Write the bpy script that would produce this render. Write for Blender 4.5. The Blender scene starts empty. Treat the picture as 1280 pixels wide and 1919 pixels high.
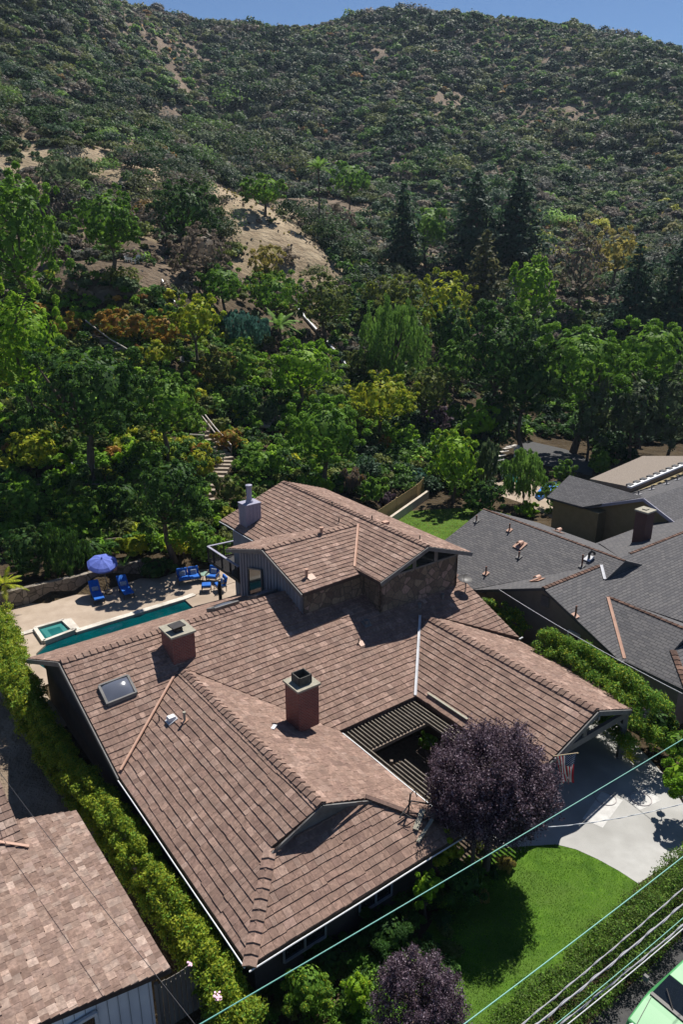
import bpy, math, random
import numpy as np
from mathutils import Vector, Matrix, noise as mnoise
R=math.radians
rnd=random.Random(7)
RNG=np.random.default_rng(11)
C=bpy.context.scene
# ------------------------------------------------------------------ camera
HC=22.4; F=1440.; CX,CY,HOR=640.,959.5,434.
TH=math.atan((CY-HOR)/F)
cam_d=bpy.data.cameras.new('camera'); cam=bpy.data.objects.new('camera',cam_d); C.collection.objects.link(cam)
cam.location=(0,0,HC); cam.rotation_euler=(R(90)-TH,0,0)
cam_d.sensor_fit='VERTICAL'; cam_d.sensor_height=36; cam_d.lens=36*F/1919.; cam_d.clip_start=.1; cam_d.clip_end=3000
C.camera=cam
# ------------------------------------------------------------------ sky + sun
SV=Vector((.33,.66,1.14)).normalized()
w=bpy.data.worlds.new('World'); C.world=w; w.use_nodes=True
nt=w.node_tree; bg=nt.nodes['Background']; sk=nt.nodes.new('ShaderNodeTexSky'); sk.sky_type='NISHITA'; sk.sun_disc=False
sk.sun_elevation=math.asin(SV.z); sk.sun_rotation=math.atan2(SV.x,SV.y); sk.altitude=1200; sk.air_density=.85; sk.dust_density=.0; sk.ozone_density=6.5
nt.links.new(sk.outputs[0],bg.inputs[0]); bg.inputs[1].default_value=.062
sl=bpy.data.lights.new('sun','SUN'); sl.energy=5.0; sl.angle=R(.53); sl.color=(1,.955,.88)
so=bpy.data.objects.new('sun',sl); C.collection.objects.link(so); so.rotation_euler=SV.to_track_quat('Z','Y').to_euler(); so.location=(40,60,90)
C.view_settings.view_transform='Standard'; C.view_settings.look='None'; C.view_settings.exposure=0.52; C.view_settings.gamma=1
try: C.cycles.max_bounces=6; C.cycles.transparent_max_bounces=4; C.cycles.volume_bounces=0
except Exception: pass

def ray(u,v):
    x=(u-CX)/F; y=-(v-CY)/F
    return (x, math.cos(TH)+y*math.sin(TH), -math.sin(TH)+y*math.cos(TH))
def at(u,v,z=0.):
    r=ray(u,v); t=(z-HC)/r[2]; return Vector((t*r[0],t*r[1],z))
def atY(u,v,Y):
    r=ray(u,v); t=Y/r[1]; return Vector((t*r[0],Y,HC+t*r[2]))
def project(x,y,z):
    d=z-HC; f=y*math.cos(TH)-d*math.sin(TH); u=y*math.sin(TH)+d*math.cos(TH)
    return CX+F*x/f, CY-F*u/f
HA=R(36.787)
AX=Vector((math.cos(HA),math.sin(HA),0)); BX=Vector((-math.sin(HA),math.cos(HA),0))
def W(p,q,z=0.): return AX*p+BX*q+Vector((0,0,z))
# ------------------------------------------------------------------ materials
MATS={}
def mat(name,c1,c2=None,scale=3.,rough=.75,bump=0.,bscale=None,metal=0.,c3=None,stretch=None,spec=.4,detail=6,attr=None,coords='Object',brick=None,trans=0.,ramp=(.35,.65),bdist=.02,stone=None):
    if name in MATS: return MATS[name]
    m=bpy.data.materials.new(name); m.use_nodes=True; n=m.node_tree.nodes; l=m.node_tree.links
    b=n['Principled BSDF']; b.inputs['Roughness'].default_value=rough; b.inputs['Metallic'].default_value=metal
    b.inputs['Specular IOR Level'].default_value=spec
    tc=n.new('ShaderNodeTexCoord'); vec=tc.outputs[coords]
    if stretch:
        mp=n.new('ShaderNodeMapping'); mp.inputs['Scale'].default_value=stretch; l.new(vec,mp.inputs[0]); vec=mp.outputs[0]
    col=None
    def mix(f,a,bc,blend='MIX',fac=None):
        x=n.new('ShaderNodeMix'); x.data_type='RGBA'; x.blend_type=blend
        if fac is not None: x.inputs[0].default_value=fac
        else: l.new(f,x.inputs[0])
        for i,s in ((6,a),(7,bc)):
            if isinstance(s,(tuple,list)): x.inputs[i].default_value=(*s[:3],1)
            else: l.new(s,x.inputs[i])
        return x.outputs[2]
    def noise(sc,det=detail,v=None):
        t=n.new('ShaderNodeTexNoise'); t.inputs['Scale'].default_value=sc; t.inputs['Detail'].default_value=det; t.inputs['Roughness'].default_value=.62
        l.new(v or vec,t.inputs['Vector']); return t.outputs['Fac']
    def rng(f,a,bb):
        r=n.new('ShaderNodeMapRange'); r.inputs[1].default_value=a; r.inputs[2].default_value=bb; l.new(f,r.inputs[0]); return r.outputs[0]
    h=None
    if brick:
        bt=n.new('ShaderNodeTexBrick'); uv=tc.outputs['UV']; l.new(uv,bt.inputs['Vector'])
        bt.inputs['Scale'].default_value=1; bt.inputs['Brick Width'].default_value=brick[0]; bt.inputs['Row Height'].default_value=brick[1]
        bt.inputs['Mortar Size'].default_value=brick[2]; bt.inputs['Color1'].default_value=(*c1,1); bt.inputs['Color2'].default_value=(*(c2 or c1),1)
        bt.inputs['Mortar'].default_value=(*brick[3],1); bt.inputs['Bias'].default_value=-.1
        col=mix(rng(noise(scale),.3,.7),bt.outputs['Color'],c3 or c1) if c3 else bt.outputs['Color']
        if c3:
            col=mix(None,bt.outputs['Color'],col,fac=.45)
        h=bt.outputs['Fac']
    elif c2:
        col=mix(rng(noise(scale),*ramp),c1,c2)
        if c3: col=mix(rng(noise(scale*.23,3),.45,.68),col,c3)
    else: col=c1
    if stone:
        vo=n.new('ShaderNodeTexVoronoi'); vo.inputs['Scale'].default_value=stone[0]; l.new(tc.outputs['UV'],vo.inputs['Vector'])
        ve=n.new('ShaderNodeTexVoronoi'); ve.feature='DISTANCE_TO_EDGE'; ve.inputs['Scale'].default_value=stone[0]; l.new(tc.outputs['UV'],ve.inputs['Vector'])
        sp=n.new('ShaderNodeSeparateColor'); l.new(vo.outputs['Color'],sp.inputs[0])
        cc=mix(sp.outputs[0],c1,c2); cc=mix(rng(sp.outputs[1],.7,.9),cc,stone[2]); col=mix(rng(ve.outputs['Distance'],.01,.07),stone[1],cc); h=rng(ve.outputs['Distance'],.12,.0)
        col=mix(rng(noise(9),.3,.7),col,mix(None,col,(.6,.6,.6),'MULTIPLY',1.))
    if attr:
        at_=n.new('ShaderNodeAttribute'); at_.attribute_name=attr
        col=mix(None,col,at_.outputs['Color'],'MULTIPLY',1.) if attr=='mul' else mix(None,at_.outputs['Color'],col,'MULTIPLY',1.)
    if isinstance(col,tuple): b.inputs['Base Color'].default_value=(*col,1)
    else: l.new(col,b.inputs['Base Color'])
    if bump:
        bp=n.new('ShaderNodeBump'); bp.inputs['Strength'].default_value=bump; bp.inputs['Distance'].default_value=bdist
        l.new(noise(bscale or scale*4,5),bp.inputs['Height']); l.new(bp.outputs[0],b.inputs['Normal'])
        if h is not None:
            b2=n.new('ShaderNodeBump'); b2.invert=True; b2.inputs['Strength'].default_value=.7; b2.inputs['Distance'].default_value=.015
            l.new(h,b2.inputs['Height']); l.new(bp.outputs[0],b2.inputs['Normal']); l.new(b2.outputs[0],b.inputs['Normal'])
    if trans:
        tr=n.new('ShaderNodeBsdfTranslucent'); 
        if isinstance(col,tuple): tr.inputs[0].default_value=(*col,1)
        else: l.new(col,tr.inputs[0])
        ms=n.new('ShaderNodeMixShader'); ms.inputs[0].default_value=trans
        l.new(b.outputs[0],ms.inputs[1]); l.new(tr.outputs[0],ms.inputs[2]); l.new(ms.outputs[0],n['Material Output'].inputs['Surface'])
    MATS[name]=m; return m
M_leaf=mat('foliage',(1.5,1.5,1.5),(1.95,1.95,1.85),scale=1.3,rough=.6,spec=.16,attr='Col',trans=.40)
M_shake=mat('wood_shake',(.64,.61,.585),(1.13,1.085,1.035),scale=9,rough=.9,spec=.15,attr='Col',bump=.7,bscale=26,bdist=.02,ramp=(.36,.64),c3=(.68,.66,.64))
M_under=mat('roof_underlay',(.05,.035,.028),(.08,.055,.045),scale=5,rough=.9)
M_bark=mat('bark',(.07,.05,.035),(.14,.105,.08),scale=6,stretch=(1,1,.2),rough=.9,bump=.5)
M_soil=mat('dry_soil',(.22,.16,.115),(.34,.265,.20),scale=.55,rough=.95,bump=1.,bscale=1.1,c3=(.17,.13,.095),spec=.1,bdist=.6,attr='Col',detail=9)
# ------------------------------------------------------------------ geometry helpers
class G:
    def __init__(s): s.v=[]; s.f=[]; s.m=[]; s.c=[]
    def add(s,vs,fs,mi=0,col=(1,1,1)):
        o=len(s.v); s.v+= [tuple(x) for x in vs]
        for f in fs: s.f.append([o+i for i in f]); s.m.append(mi); s.c.append(col)
    def prism(s,poly,z0,z1,mi=0,col=(1,1,1)):
        n=len(poly); f=lambda z,i:(z[i] if isinstance(z,(list,tuple)) else z)
        vs=[(p[0],p[1],f(z0,i)) for i,p in enumerate(poly)]+[(p[0],p[1],f(z1,i)) for i,p in enumerate(poly)]
        s.add(vs,[list(range(n))[::-1],list(range(n,2*n))]+[[i,(i+1)%n,n+(i+1)%n,n+i] for i in range(n)],mi,col)
    def box(s,c,size,rz=0.,mi=0,col=(1,1,1),taper=1.,M=None):
        x,y,z=[k/2 for k in size]; vs=[]
        for dz in (-1,1):
            t=taper if dz>0 else 1.
            for dx,dy in ((-1,-1),(1,-1),(1,1),(-1,1)):
                v=Vector((dx*x*t,dy*y*t,dz*z))
                v=(M@v) if M else Matrix.Rotation(rz,3,'Z')@v
                vs.append(v+Vector(c))
        s.add(vs,[(3,2,1,0),(4,5,6,7),(0,1,5,4),(1,2,6,5),(2,3,7,6),(3,0,4,7)],mi,col)
    def bar(s,a,b,wd,ht=None,mi=0,col=(1,1,1),up=Vector((0,0,1))):
        a=Vector(a);b=Vector(b);d=(b-a); L=d.length
        if L<1e-6: return
        d/=L; sd=d.cross(up)
        if sd.length<1e-4: sd=Vector((1,0,0))
        sd.normalize(); u=sd.cross(d); ht=ht or wd; vs=[]
        for e in (a,b):
            for i,j in ((-1,-1),(1,-1),(1,1),(-1,1)): vs.append(e+sd*i*wd/2+u*j*ht/2)
        s.add(vs,[(3,2,1,0),(4,5,6,7),(0,1,5,4),(1,2,6,5),(2,3,7,6),(3,0,4,7)],mi,col)
    def tube(s,pts,rad,n=7,mi=0,col=(1,1,1),caps=True):
        pts=[Vector(p) for p in pts]; m=len(pts); rad=rad if isinstance(rad,(list,tuple)) else [rad]*m; vs=[]
        for i,p in enumerate(pts):
            d=(pts[min(i+1,m-1)]-pts[max(i-1,0)]).normalized(); sd=d.cross(Vector((0,0,1)))
            if sd.length<1e-3: sd=Vector((1,0,0))
            sd.normalize(); u=sd.cross(d)
            for k in range(n):
                a=2*math.pi*k/n; vs.append(p+(sd*math.cos(a)+u*math.sin(a))*rad[i])
        fs=[[i*n+k,i*n+(k+1)%n,(i+1)*n+(k+1)%n,(i+1)*n+k] for i in range(m-1) for k in range(n)]
        if caps: fs+=[list(range(n))[::-1],[(m-1)*n+k for k in range(n)]]
        s.add(vs,fs,mi,col)
    def lathe(s,c,prof,n=16,mi=0,col=(1,1,1)):
        c=Vector(c); vs=[c+Vector((r*math.cos(2*math.pi*k/n),r*math.sin(2*math.pi*k/n),z)) for r,z in prof for k in range(n)]; m=len(prof)
        s.add(vs,[[i*n+k,i*n+(k+1)%n,(i+1)*n+(k+1)%n,(i+1)*n+k] for i in range(m-1) for k in range(n)]+[list(range(n))[::-1],[(m-1)*n+k for k in range(n)]],mi,col)
    def build(s,name,mats,parent=None,uv=True,smooth=False,bevel=0):
        if not isinstance(mats,(list,tuple)): mats=[mats]
        me=bpy.data.meshes.new(name)
        vs=s.v
        if parent is not None:
            Mi=WM.get(parent,None)
            if Mi is not None: vs=[tuple(Mi@Vector(v)) for v in vs]
        me.from_pydata(vs,[],s.f)
        for m in mats: me.materials.append(m)
        me.polygons.foreach_set('material_index',s.m)
        a=me.attributes.new('Col','FLOAT_COLOR','FACE'); a.data.foreach_set('color',np.c_[np.array(s.c,np.float32),np.ones(len(s.c),np.float32)].ravel())
        if uv:
            ul=me.uv_layers.new(name='UVMap').data; buf=[0.]*(2*len(ul))
            for p in me.polygons:
                nrm=p.normal; t=Vector((-nrm.y,nrm.x,0))
                if t.length<.02: t=Vector((1,0,0)); sdir=Vector((0,1,0))
                else: t.normalize(); sdir=nrm.cross(t)
                for li in p.loop_indices:
                    co=me.vertices[me.loops[li].vertex_index].co; buf[2*li]=co.dot(t); buf[2*li+1]=co.dot(sdir)
            ul.foreach_set('uv',buf)
        if smooth: me.polygons.foreach_set('use_smooth',[True]*len(me.polygons))
        o=bpy.data.objects.new(name,me); C.collection.objects.link(o)
        if parent is not None: o.parent=parent; WM[o]=WM.get(parent)
        if bevel:
            b=o.modifiers.new('bevel','BEVEL'); b.width=bevel; b.segments=2; b.limit_method='ANGLE'
        return o
WM={}
def tag(o,label,cat,group=None,kind=None):
    if label: o['label']=label
    if cat: o['category']=cat
    if group: o['group']=group
    if kind: o['kind']=kind
    return o
def struct(o): o['kind']='structure'; return o
def thing(name,label,cat,loc=(0,0,0),rz=0.,group=None):
    o=bpy.data.objects.new(name,None); C.collection.objects.link(o); o.location=loc; o.rotation_euler=(0,0,rz)
    WM[o]=(Matrix.Translation(Vector(loc))@Matrix.Rotation(rz,4,'Z')).inverted()
    return tag(o,label,cat,group)
def local(name,label,cat,group=None):           # things built about their own origin, then moved
    o=thing(name,label,cat,(0,0,0),0.,group); return o
def place(o,loc,rz=0.): o.location=loc; o.rotation_euler=(0,0,rz)
def dup(root,loc,rz,label,scale=None):
    r=root.copy(); C.collection.objects.link(r); r.location=loc; r.rotation_euler=(0,0,rz); r['label']=label
    if scale: r.scale=(scale,)*3
    for ch in list(root.children):
        c=ch.copy(); C.collection.objects.link(c); c.parent=r
        for g in ch.children:
            d=g.copy(); C.collection.objects.link(d); d.parent=c
    return r
def fastmesh(name,V,Q,col,mats,parent=None,origin=None):
    """V (N,3) float, Q (M,4) int, col (M,3)"""
    V=np.asarray(V,np.float32)
    if parent is not None and WM.get(parent) is not None:
        Mi=np.array(WM[parent],np.float32); V=V@Mi[:3,:3].T+Mi[:3,3]
    if origin is not None: V=V-np.asarray(origin,np.float32)
    me=bpy.data.meshes.new(name); me.vertices.add(len(V)); me.vertices.foreach_set('co',V.ravel())
    n=len(Q); k=Q.shape[1]; me.loops.add(n*k); me.loops.foreach_set('vertex_index',Q.astype(np.int32).ravel())
    me.polygons.add(n); me.polygons.foreach_set('loop_start',np.arange(0,n*k,k,dtype=np.int32))
    try: me.polygons.foreach_set('loop_total',np.full(n,k,np.int32))
    except Exception: pass
    me.update(calc_edges=True)
    me.materials.append(mats)
    a=me.attributes.new('Col','FLOAT_COLOR','FACE'); a.data.foreach_set('color',np.c_[col.astype(np.float32),np.ones(n,np.float32)].ravel())
    o=bpy.data.objects.new(name,me); C.collection.objects.link(o)
    if parent is not None: o.parent=parent
    if origin is not None: o.location=tuple(float(x) for x in origin)
    return o
# ------------------------------------------------------------------ terrain
def rp(u,v,Y): p=atY(u,v,Y); return (p.x,p.y,p.z)
PX=[(400,890,62),(380,790,72),(330,690,79),(180,625,84),(60,700,78),(40,640,84),(0,560,92),(130,508,93),(260,510,93),(60,508,93),(130,493,102),(250,494,102),(0,493,102),(330,520,96),
(640,900,66),(600,790,78),(600,700,90),(560,610,104),(560,540,117),(480,560,105),(430,620,94),(640,530,122),(760,760,86),(740,640,106),
(350,322,152),(400,362,142),(450,400,135),(500,430,131),(560,470,127),(420,480,118),(470,500,118),(300,300,152),(330,420,125),(250,440,112),(150,420,116),(60,430,112),
(100,330,140),(0,350,125),(0,230,165),(100,230,175),(200,250,185),(290,250,200),(330,290,215),
(560,415,175),(640,430,165),(500,390,190),(700,400,195),(440,330,220),(700,470,150),
(780,560,130),(900,560,140),(1050,560,140),(1200,580,135),(900,480,170),(1100,470,180),(1270,470,185),(1000,400,220),(1200,400,215),(1270,360,235),(800,400,215),
(560,320,250),(640,300,265),(800,300,270),(1000,300,275),(1150,300,270),(1280,290,265),(400,230,270),(520,220,310),(640,200,325),(800,200,330),(1000,200,330),(1280,210,310),
(300,150,300),(150,130,270),(0,120,235),(400,120,350),(520,120,380),(640,110,385),(800,100,390),(1000,100,390),(1200,120,370),
(210,20,360),(100,0,330),(0,-40,300),(300,44,390),(420,70,410),(480,72,415),(560,62,425),(650,50,430),(800,43,430),(980,46,425),(1040,62,420),(1150,94,400),(1280,126,380),(1400,160,360),
(-150,-40,250),(-150,130,200),(-150,250,150),(1500,300,250),(-150,350,120),(-150,500,100),(1450,450,180),(1450,580,130)]
XYZ=[rp(*p) for p in PX]
XYZ+=[(x,y,0) for x in (-45,-25,-8,8,25,45) for y in (5,20,35)]+[(-21,46,.6),(-30,44,.6),(-14,50,.6),(-5,50,.3),(3,52,.0),(10,56,0),(8,64,0),(20,68,0),(14,76,.3),(22,82,0),(35,60,0),(50,62,0),(45,85,0),(30,100,1.),(60,100,1),(45,45,0),(60,40,0),(20,48,0),(-24,56,2.2),(-12,56,1.7),(-4,58,1.2),(-40,60,4),(-60,50,4),(-45,45,1.),(-26,66,6.5),(-14,64,4.0)]
XYZ+=[(-250,430,125),(-120,520,110),(0,560,100),(150,560,100),(300,430,60),(0,480,122),(100,480,122),(-80,470,118),(200,440,85)]
CP=np.array(XYZ,float); SC=100.; TA=CP[:,:2]/SC; TN=len(TA)
def phi(r2): return np.where(r2>0,.5*r2*np.log(np.maximum(r2,1e-12)),0)
K=phi(((TA[:,None]-TA[None])**2).sum(-1))+np.eye(TN)*2e-4
Pm=np.c_[np.ones(TN),TA]; MM=np.zeros((TN+3,TN+3)); MM[:TN,:TN]=K; MM[:TN,TN:]=Pm; MM[TN:,:TN]=Pm.T
TW=np.linalg.solve(MM,np.r_[CP[:,2],0,0,0])
def hz(x,y):
    x=np.asarray(x,float); y=np.asarray(y,float); xs=x/SC; ys=y/SC
    o=TW[TN]+TW[TN+1]*xs+TW[TN+2]*ys
    for i in range(TN): o=o+TW[i]*phi((xs-TA[i,0])**2+(ys-TA[i,1])**2)
    wy=np.where(x<-12,np.clip(43.6+(x+20.4)*.63,43.,48.4),np.where(x<0,49,52))
    o=np.where(y<wy,0,np.where(x<-11,np.maximum(o,.9),np.maximum(o,0)))
    o=np.where((y<112)&(x>2)&(o<.5),0.,o)
    rel=np.clip((y-70)/60,0,1)
    r2=np.clip((y-190)/90,0,1)*np.clip((470-y)/60,0,1)
    r2=r2*np.clip((435-y)/90,.05,1); o=o+r2*(3.4*np.sin(x*.052+.9*np.sin(y*.021)+.6)+2.*np.abs(np.sin(x*.085+y*.022))+1.2*np.sin(x*.15-y*.05))-r2*1.3
    return o+rel*(1.2*np.sin(x*.11+y*.05)*np.sin(y*.083-x*.03)+.5*np.sin(x*.31)*np.cos(y*.27))
def hz1(x,y): return float(hz(np.array([x]),np.array([y]))[0])
_t=np.arange(14,620,.5)
def hit(u,v):
    r=ray(u,v); X=_t*r[0]; Y=_t*r[1]; Z=HC+_t*r[2]; k=np.where(Z<hz(X,Y))[0]
    i=k[0] if len(k) else len(_t)-1
    return Vector((X[i],Y[i],float(hz(X[i:i+1],Y[i:i+1])[0])))
xs=np.r_[np.arange(-380,-75,6),np.arange(-75,75,1.25),np.arange(75,381,6)]
ys=np.r_[np.arange(-30,128,1.25),np.arange(128,580,4)]
XX,YY=np.meshgrid(xs,ys); ZZ=hz(XX,YY)
nx,ny=len(xs),len(ys); idx=np.arange(nx*ny).reshape(ny,nx)
Q=np.stack([idx[:-1,:-1].ravel(),idx[:-1,1:].ravel(),idx[1:,1:].ravel(),idx[1:,:-1].ravel()],1)
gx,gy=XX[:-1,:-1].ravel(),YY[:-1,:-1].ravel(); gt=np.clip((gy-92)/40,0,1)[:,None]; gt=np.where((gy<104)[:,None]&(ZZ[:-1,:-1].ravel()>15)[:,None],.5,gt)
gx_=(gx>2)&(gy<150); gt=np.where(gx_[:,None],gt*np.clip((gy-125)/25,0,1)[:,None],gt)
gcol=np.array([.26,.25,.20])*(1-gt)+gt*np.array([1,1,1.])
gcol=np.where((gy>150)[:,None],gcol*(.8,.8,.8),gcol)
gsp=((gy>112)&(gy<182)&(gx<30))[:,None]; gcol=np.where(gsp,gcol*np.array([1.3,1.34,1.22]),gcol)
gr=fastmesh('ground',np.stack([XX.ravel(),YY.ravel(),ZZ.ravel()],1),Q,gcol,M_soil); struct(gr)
gr.data.polygons.foreach_set('use_smooth',[True]*len(gr.data.polygons))

# ------------------------------------------------------------------ flat ground surfaces
def flat(name,pts,z,m,thick=None,kind='structure'):
    g=G()
    if thick: g.prism([(p[0],p[1]) for p in pts],z-thick,z)
    else: g.add([(p[0],p[1],z) for p in pts],[list(range(len(pts)))])
    o=g.build(name,m); o['kind']=kind; return o
M_conc=mat('concrete',(.34,.335,.32),(.41,.405,.39),scale=1.1,rough=.85,bump=.25,bscale=30,c3=(.28,.275,.26),spec=.2)
M_asph=mat('asphalt',(.045,.045,.048),(.065,.064,.064),scale=6,rough=.9,bump=.3,bscale=60)
M_lawn=mat('lawn_turf',(.045,.10,.012),(.085,.165,.018),scale=2.2,rough=.9,bump=.6,bscale=30,c3=(.07,.125,.02),spec=.1)
M_dirt=mat('mulch',(.06,.042,.03),(.12,.09,.06),scale=5,rough=.95,bump=.5)
drive=[at(*p) for p in [(1010,1625),(1040,1582),(1080,1592),(1120,1610),(1160,1632),(1197,1656),(1300,1590),(1290,1500),(1160,1360),(1100,1300),(860,1420),(900,1560)]]
flat('driveway',drive,.012,M_conc)
flat('courtyard_paving',[W(16.2,14.8),W(21,14.8),W(21,22.4),W(16.2,22.4)],.008,M_dirt)
lawnp=[at(*p) for p in [(1010,1585),(1040,1583),(1080,1593),(1120,1611),(1160,1633),(1197,1657),(1130,1760),(1040,1860),(960,1930),(930,2050),(600,2050),(640,1900),(780,1780),(860,1640),(930,1590)]]
lawnb=flat('lawn_soil',lawnp,.02,M_lawn)
street=[W(60,8.7),W(60,2),W(-30,2),W(-30,8.7)]
flat('street',street,.006,M_asph)
flat('back_lawn',[at(*p) for p in [(730,960),(900,950),(960,965),(940,1010),(800,1040),(700,1000)]],.01,M_lawn)
flat('side_yard_soil',[W(-2,24.5),W(7,24.5),W(7,42),W(-2,42)],.005,M_soil)
def blades(name,poly,n,h,cols,z=0.,lab=None):
    P=[(p[0],p[1]) for p in poly]; x0=min(p[0] for p in P);x1=max(p[0] for p in P);y0=min(p[1] for p in P);y1=max(p[1] for p in P)
    x=RNG.uniform(x0,x1,n);y=RNG.uniform(y0,y1,n); ins=inside(x,y,P); x=x[ins];y=y[ins];k=len(x)
    a=RNG.uniform(0,6.28,k); wd=h*.16; hh=h*RNG.uniform(.5,1.1,k); lx=RNG.normal(0,.35,k)*hh; ly=RNG.normal(0,.35,k)*hh
    zz=np.full(k,z); dx=np.cos(a)*wd;dy=np.sin(a)*wd
    V=np.stack([np.stack([x-dx,y-dy,zz],1),np.stack([x+dx,y+dy,zz],1),np.stack([x+lx+dx*.2,y+ly+dy*.2,zz+hh],1)],1).reshape(-1,3)
    cc=np.array(cols)[RNG.integers(0,len(cols),k)]
    pat=(.80+.42*(np.sin(x*1.7+np.sin(y*1.1)*1.5)*np.sin(y*1.9+x*.6)))[:,None]
    o=fastmesh(name,V,np.arange(3*k).reshape(-1,3),cc*RNG.uniform(.7,1.3,(k,1))*pat,M_leaf); o['kind']='stuff'; return o
def inside(x,y,P):
    r=np.zeros(len(x),bool); n=len(P)
    for i in range(n):
        (xa,ya),(xb,yb)=P[i],P[(i+1)%n]
        c=((ya>y)!=(yb>y)); 
        with np.errstate(divide='ignore',invalid='ignore'): r^=c&(x<(xb-xa)*(y-ya)/(yb-ya+1e-12)+xa)
    return r
GC=[(.10,.23,.013),(.13,.27,.02),(.18,.31,.03),(.075,.17,.01)]
tag(blades('lawn_grass',lawnp,70000,.055,GC,.02),'short bright green front lawn grass beside the driveway','grass')
tag(blades('back_lawn_grass',[at(*p) for p in [(730,960),(900,950),(960,965),(940,1010),(800,1040),(700,1000)]],22000,.09,[(.15,.22,.03),(.2,.24,.05),(.26,.2,.08)],.01),'patchy yellow green grass behind the house beside bamboo fence','grass')
#@HOUSE
# ------------------------------------------------------------------ roof builder
def clip(subj,rect):
    out=subj
    (a0,b0,a1,b1)=rect
    for ax,lim,sg in ((0,a0,1),(0,a1,-1),(1,b0,1),(1,b1,-1)):
        if not out: return out
        res=[]; n=len(out)
        for i in range(n):
            P,Q_=out[i],out[(i+1)%n]; ip=sg*(P[ax]-lim)>=0; iq=sg*(Q_[ax]-lim)>=0
            if ip: res.append(P)
            if ip!=iq:
                t=(lim-P[ax])/(Q_[ax]-P[ax]); res.append((P[0]+t*(Q_[0]-P[0]),P[1]+t*(Q_[1]-P[1])))
        out=res
    return out
TONES=[(.268,.185,.153),(.248,.17,.142),(.285,.198,.165),(.26,.178,.148),(.30,.215,.182),(.235,.16,.136),(.27,.19,.158)]
def shakes(g,poly,f,up,ex=.26,wmin=.16,wmax=.42,lift=.037,tones=TONES,light=.07,seed=1,base=Vector((0,0,0))):
    """poly in (p,q); up = horizontal up-slope unit vector in (p,q); rows run across it"""
    r=random.Random(seed); s=up; e=(up[1],-up[0])
    P=[(x*e[0]+y*e[1],x*s[0]+y*s[1]) for x,y in poly]
    e0=min(p[0] for p in P);e1=max(p[0] for p in P);s0=min(p[1] for p in P);s1=max(p[1] for p in P)
    row=0; y=s0
    while y<s1:
        x=e0-r.uniform(0,.3); jog=0
        while x<e1:
            wd=r.uniform(wmin,wmax)
            if r.random()<.22: jog=r.uniform(-.028,.03)
            j=jog+r.uniform(-.006,.006); yb=max(y+j,s0-.001)
            pl=clip(P,(x+.004,yb,x+wd-.004,y+ex+.02))
            if len(pl)>=3:
                h0=lift*r.uniform(.8,1.25); vs=[];vb=[]
                for a,b in pl:
                    px=a*e[0]+b*s[0]; py=a*e[1]+b*s[1]; z=f(px,py)
                    t=min(1,max(0,(b-yb)/ex)); vs.append(W(px,py,z+.008+h0*(1-t))); vb.append(W(px,py,z-.01))
                n=len(vs); c=r.choice(tones); k=r.uniform(.93,1.07)
                if r.random()<light*.8: c=tuple(q*1.32+.02 for q in c)
                elif r.random()<.1: k*=1.12
                c=tuple(q*k for q in c)
                # make sure top faces up
                nrm=(vs[1]-vs[0]).cross(vs[2]-vs[0])
                ar=sum(((vs[i]-vs[0]).cross(vs[(i+1)%n]-vs[0])).z for i in range(n))
                if ar<0: vs.reverse(); vb.reverse()
                g.add(vs+vb,[list(range(n))]+[[i,n+i,n+(i+1)%n,(i+1)%n] for i in range(n)],0,c)
            x+=wd
        y+=ex; row+=1
def slab(g,poly,f,th=.17,mi=1):
    vs=[W(x,y,f(x,y)) for x,y in poly]; ar=sum(((vs[i]-vs[0]).cross(vs[(i+1)%len(vs)]-vs[0])).z for i in range(len(vs)))
    if ar<0: vs.reverse()
    n=len(vs); vb=[v-Vector((0,0,th)) for v in vs]
    g.add(vs+vb,[list(range(n)),[n+i for i in range(n)][::-1]]+[[i,n+i,n+(i+1)%n,(i+1)%n] for i in range(n)],mi)
def caps(A,B,d1,d2,w_=.21,ex=.3,mats=None,name='ridge_cap',parent=None,seed=3,tones=TONES,lift=.05):
    """A,B world ends; d1,d2 world unit vectors pointing down each side"""
    g=G(); r=random.Random(seed); A=Vector(A);B=Vector(B); L=(B-A).length; d=(B-A)/L; n=int(L/ex); up=Vector((0,0,1))
    for i in range(n):
        a=A+d*(i*L/n)-d*.02; b=A+d*((i+1)*L/n)+d*.03; c=r.choice(tones); k=r.uniform(.8,1.15); c=tuple(x*k for x in c)
        ha=.05+lift; hb=.02+lift*.5
        for dd in (d1,d2):
            v=[a+up*ha,b+up*hb,b+up*hb+dd*w_,a+up*ha+dd*w_]; vb=[x-up*.045 for x in v]
            g.add(v+vb,[(0,1,2,3),(7,6,5,4),(0,4,5,1),(1,5,6,2),(2,6,7,3),(3,7,4,0)],0,c)
    return g.build(name,mats or M_shake,parent)
def dn(a,b,fa): # down vector in local (p,q) direction with slope fa
    v=AX*a+BX*b; v.normalize(); return (v-Vector((0,0,fa))).normalized()
def flash(name,A,B,wd,m,parent,mc=(1,1,1),lift=.06):
    g=G(); A=Vector(A)+Vector((0,0,lift)); B=Vector(B)+Vector((0,0,lift)); d=(B-A).normalized(); sd=d.cross(Vector((0,0,1))).normalized()
    for s in (-1,1):
        v=[A,B,B+sd*s*wd/2+Vector((0,0,.035)),A+sd*s*wd/2+Vector((0,0,.035))]
        g.add(v+[x-Vector((0,0,.012)) for x in v],[(0,1,2,3),(7,6,5,4),(0,4,5,1),(1,5,6,2),(2,6,7,3),(3,7,4,0)])
    return g.build(name,m,parent)
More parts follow.
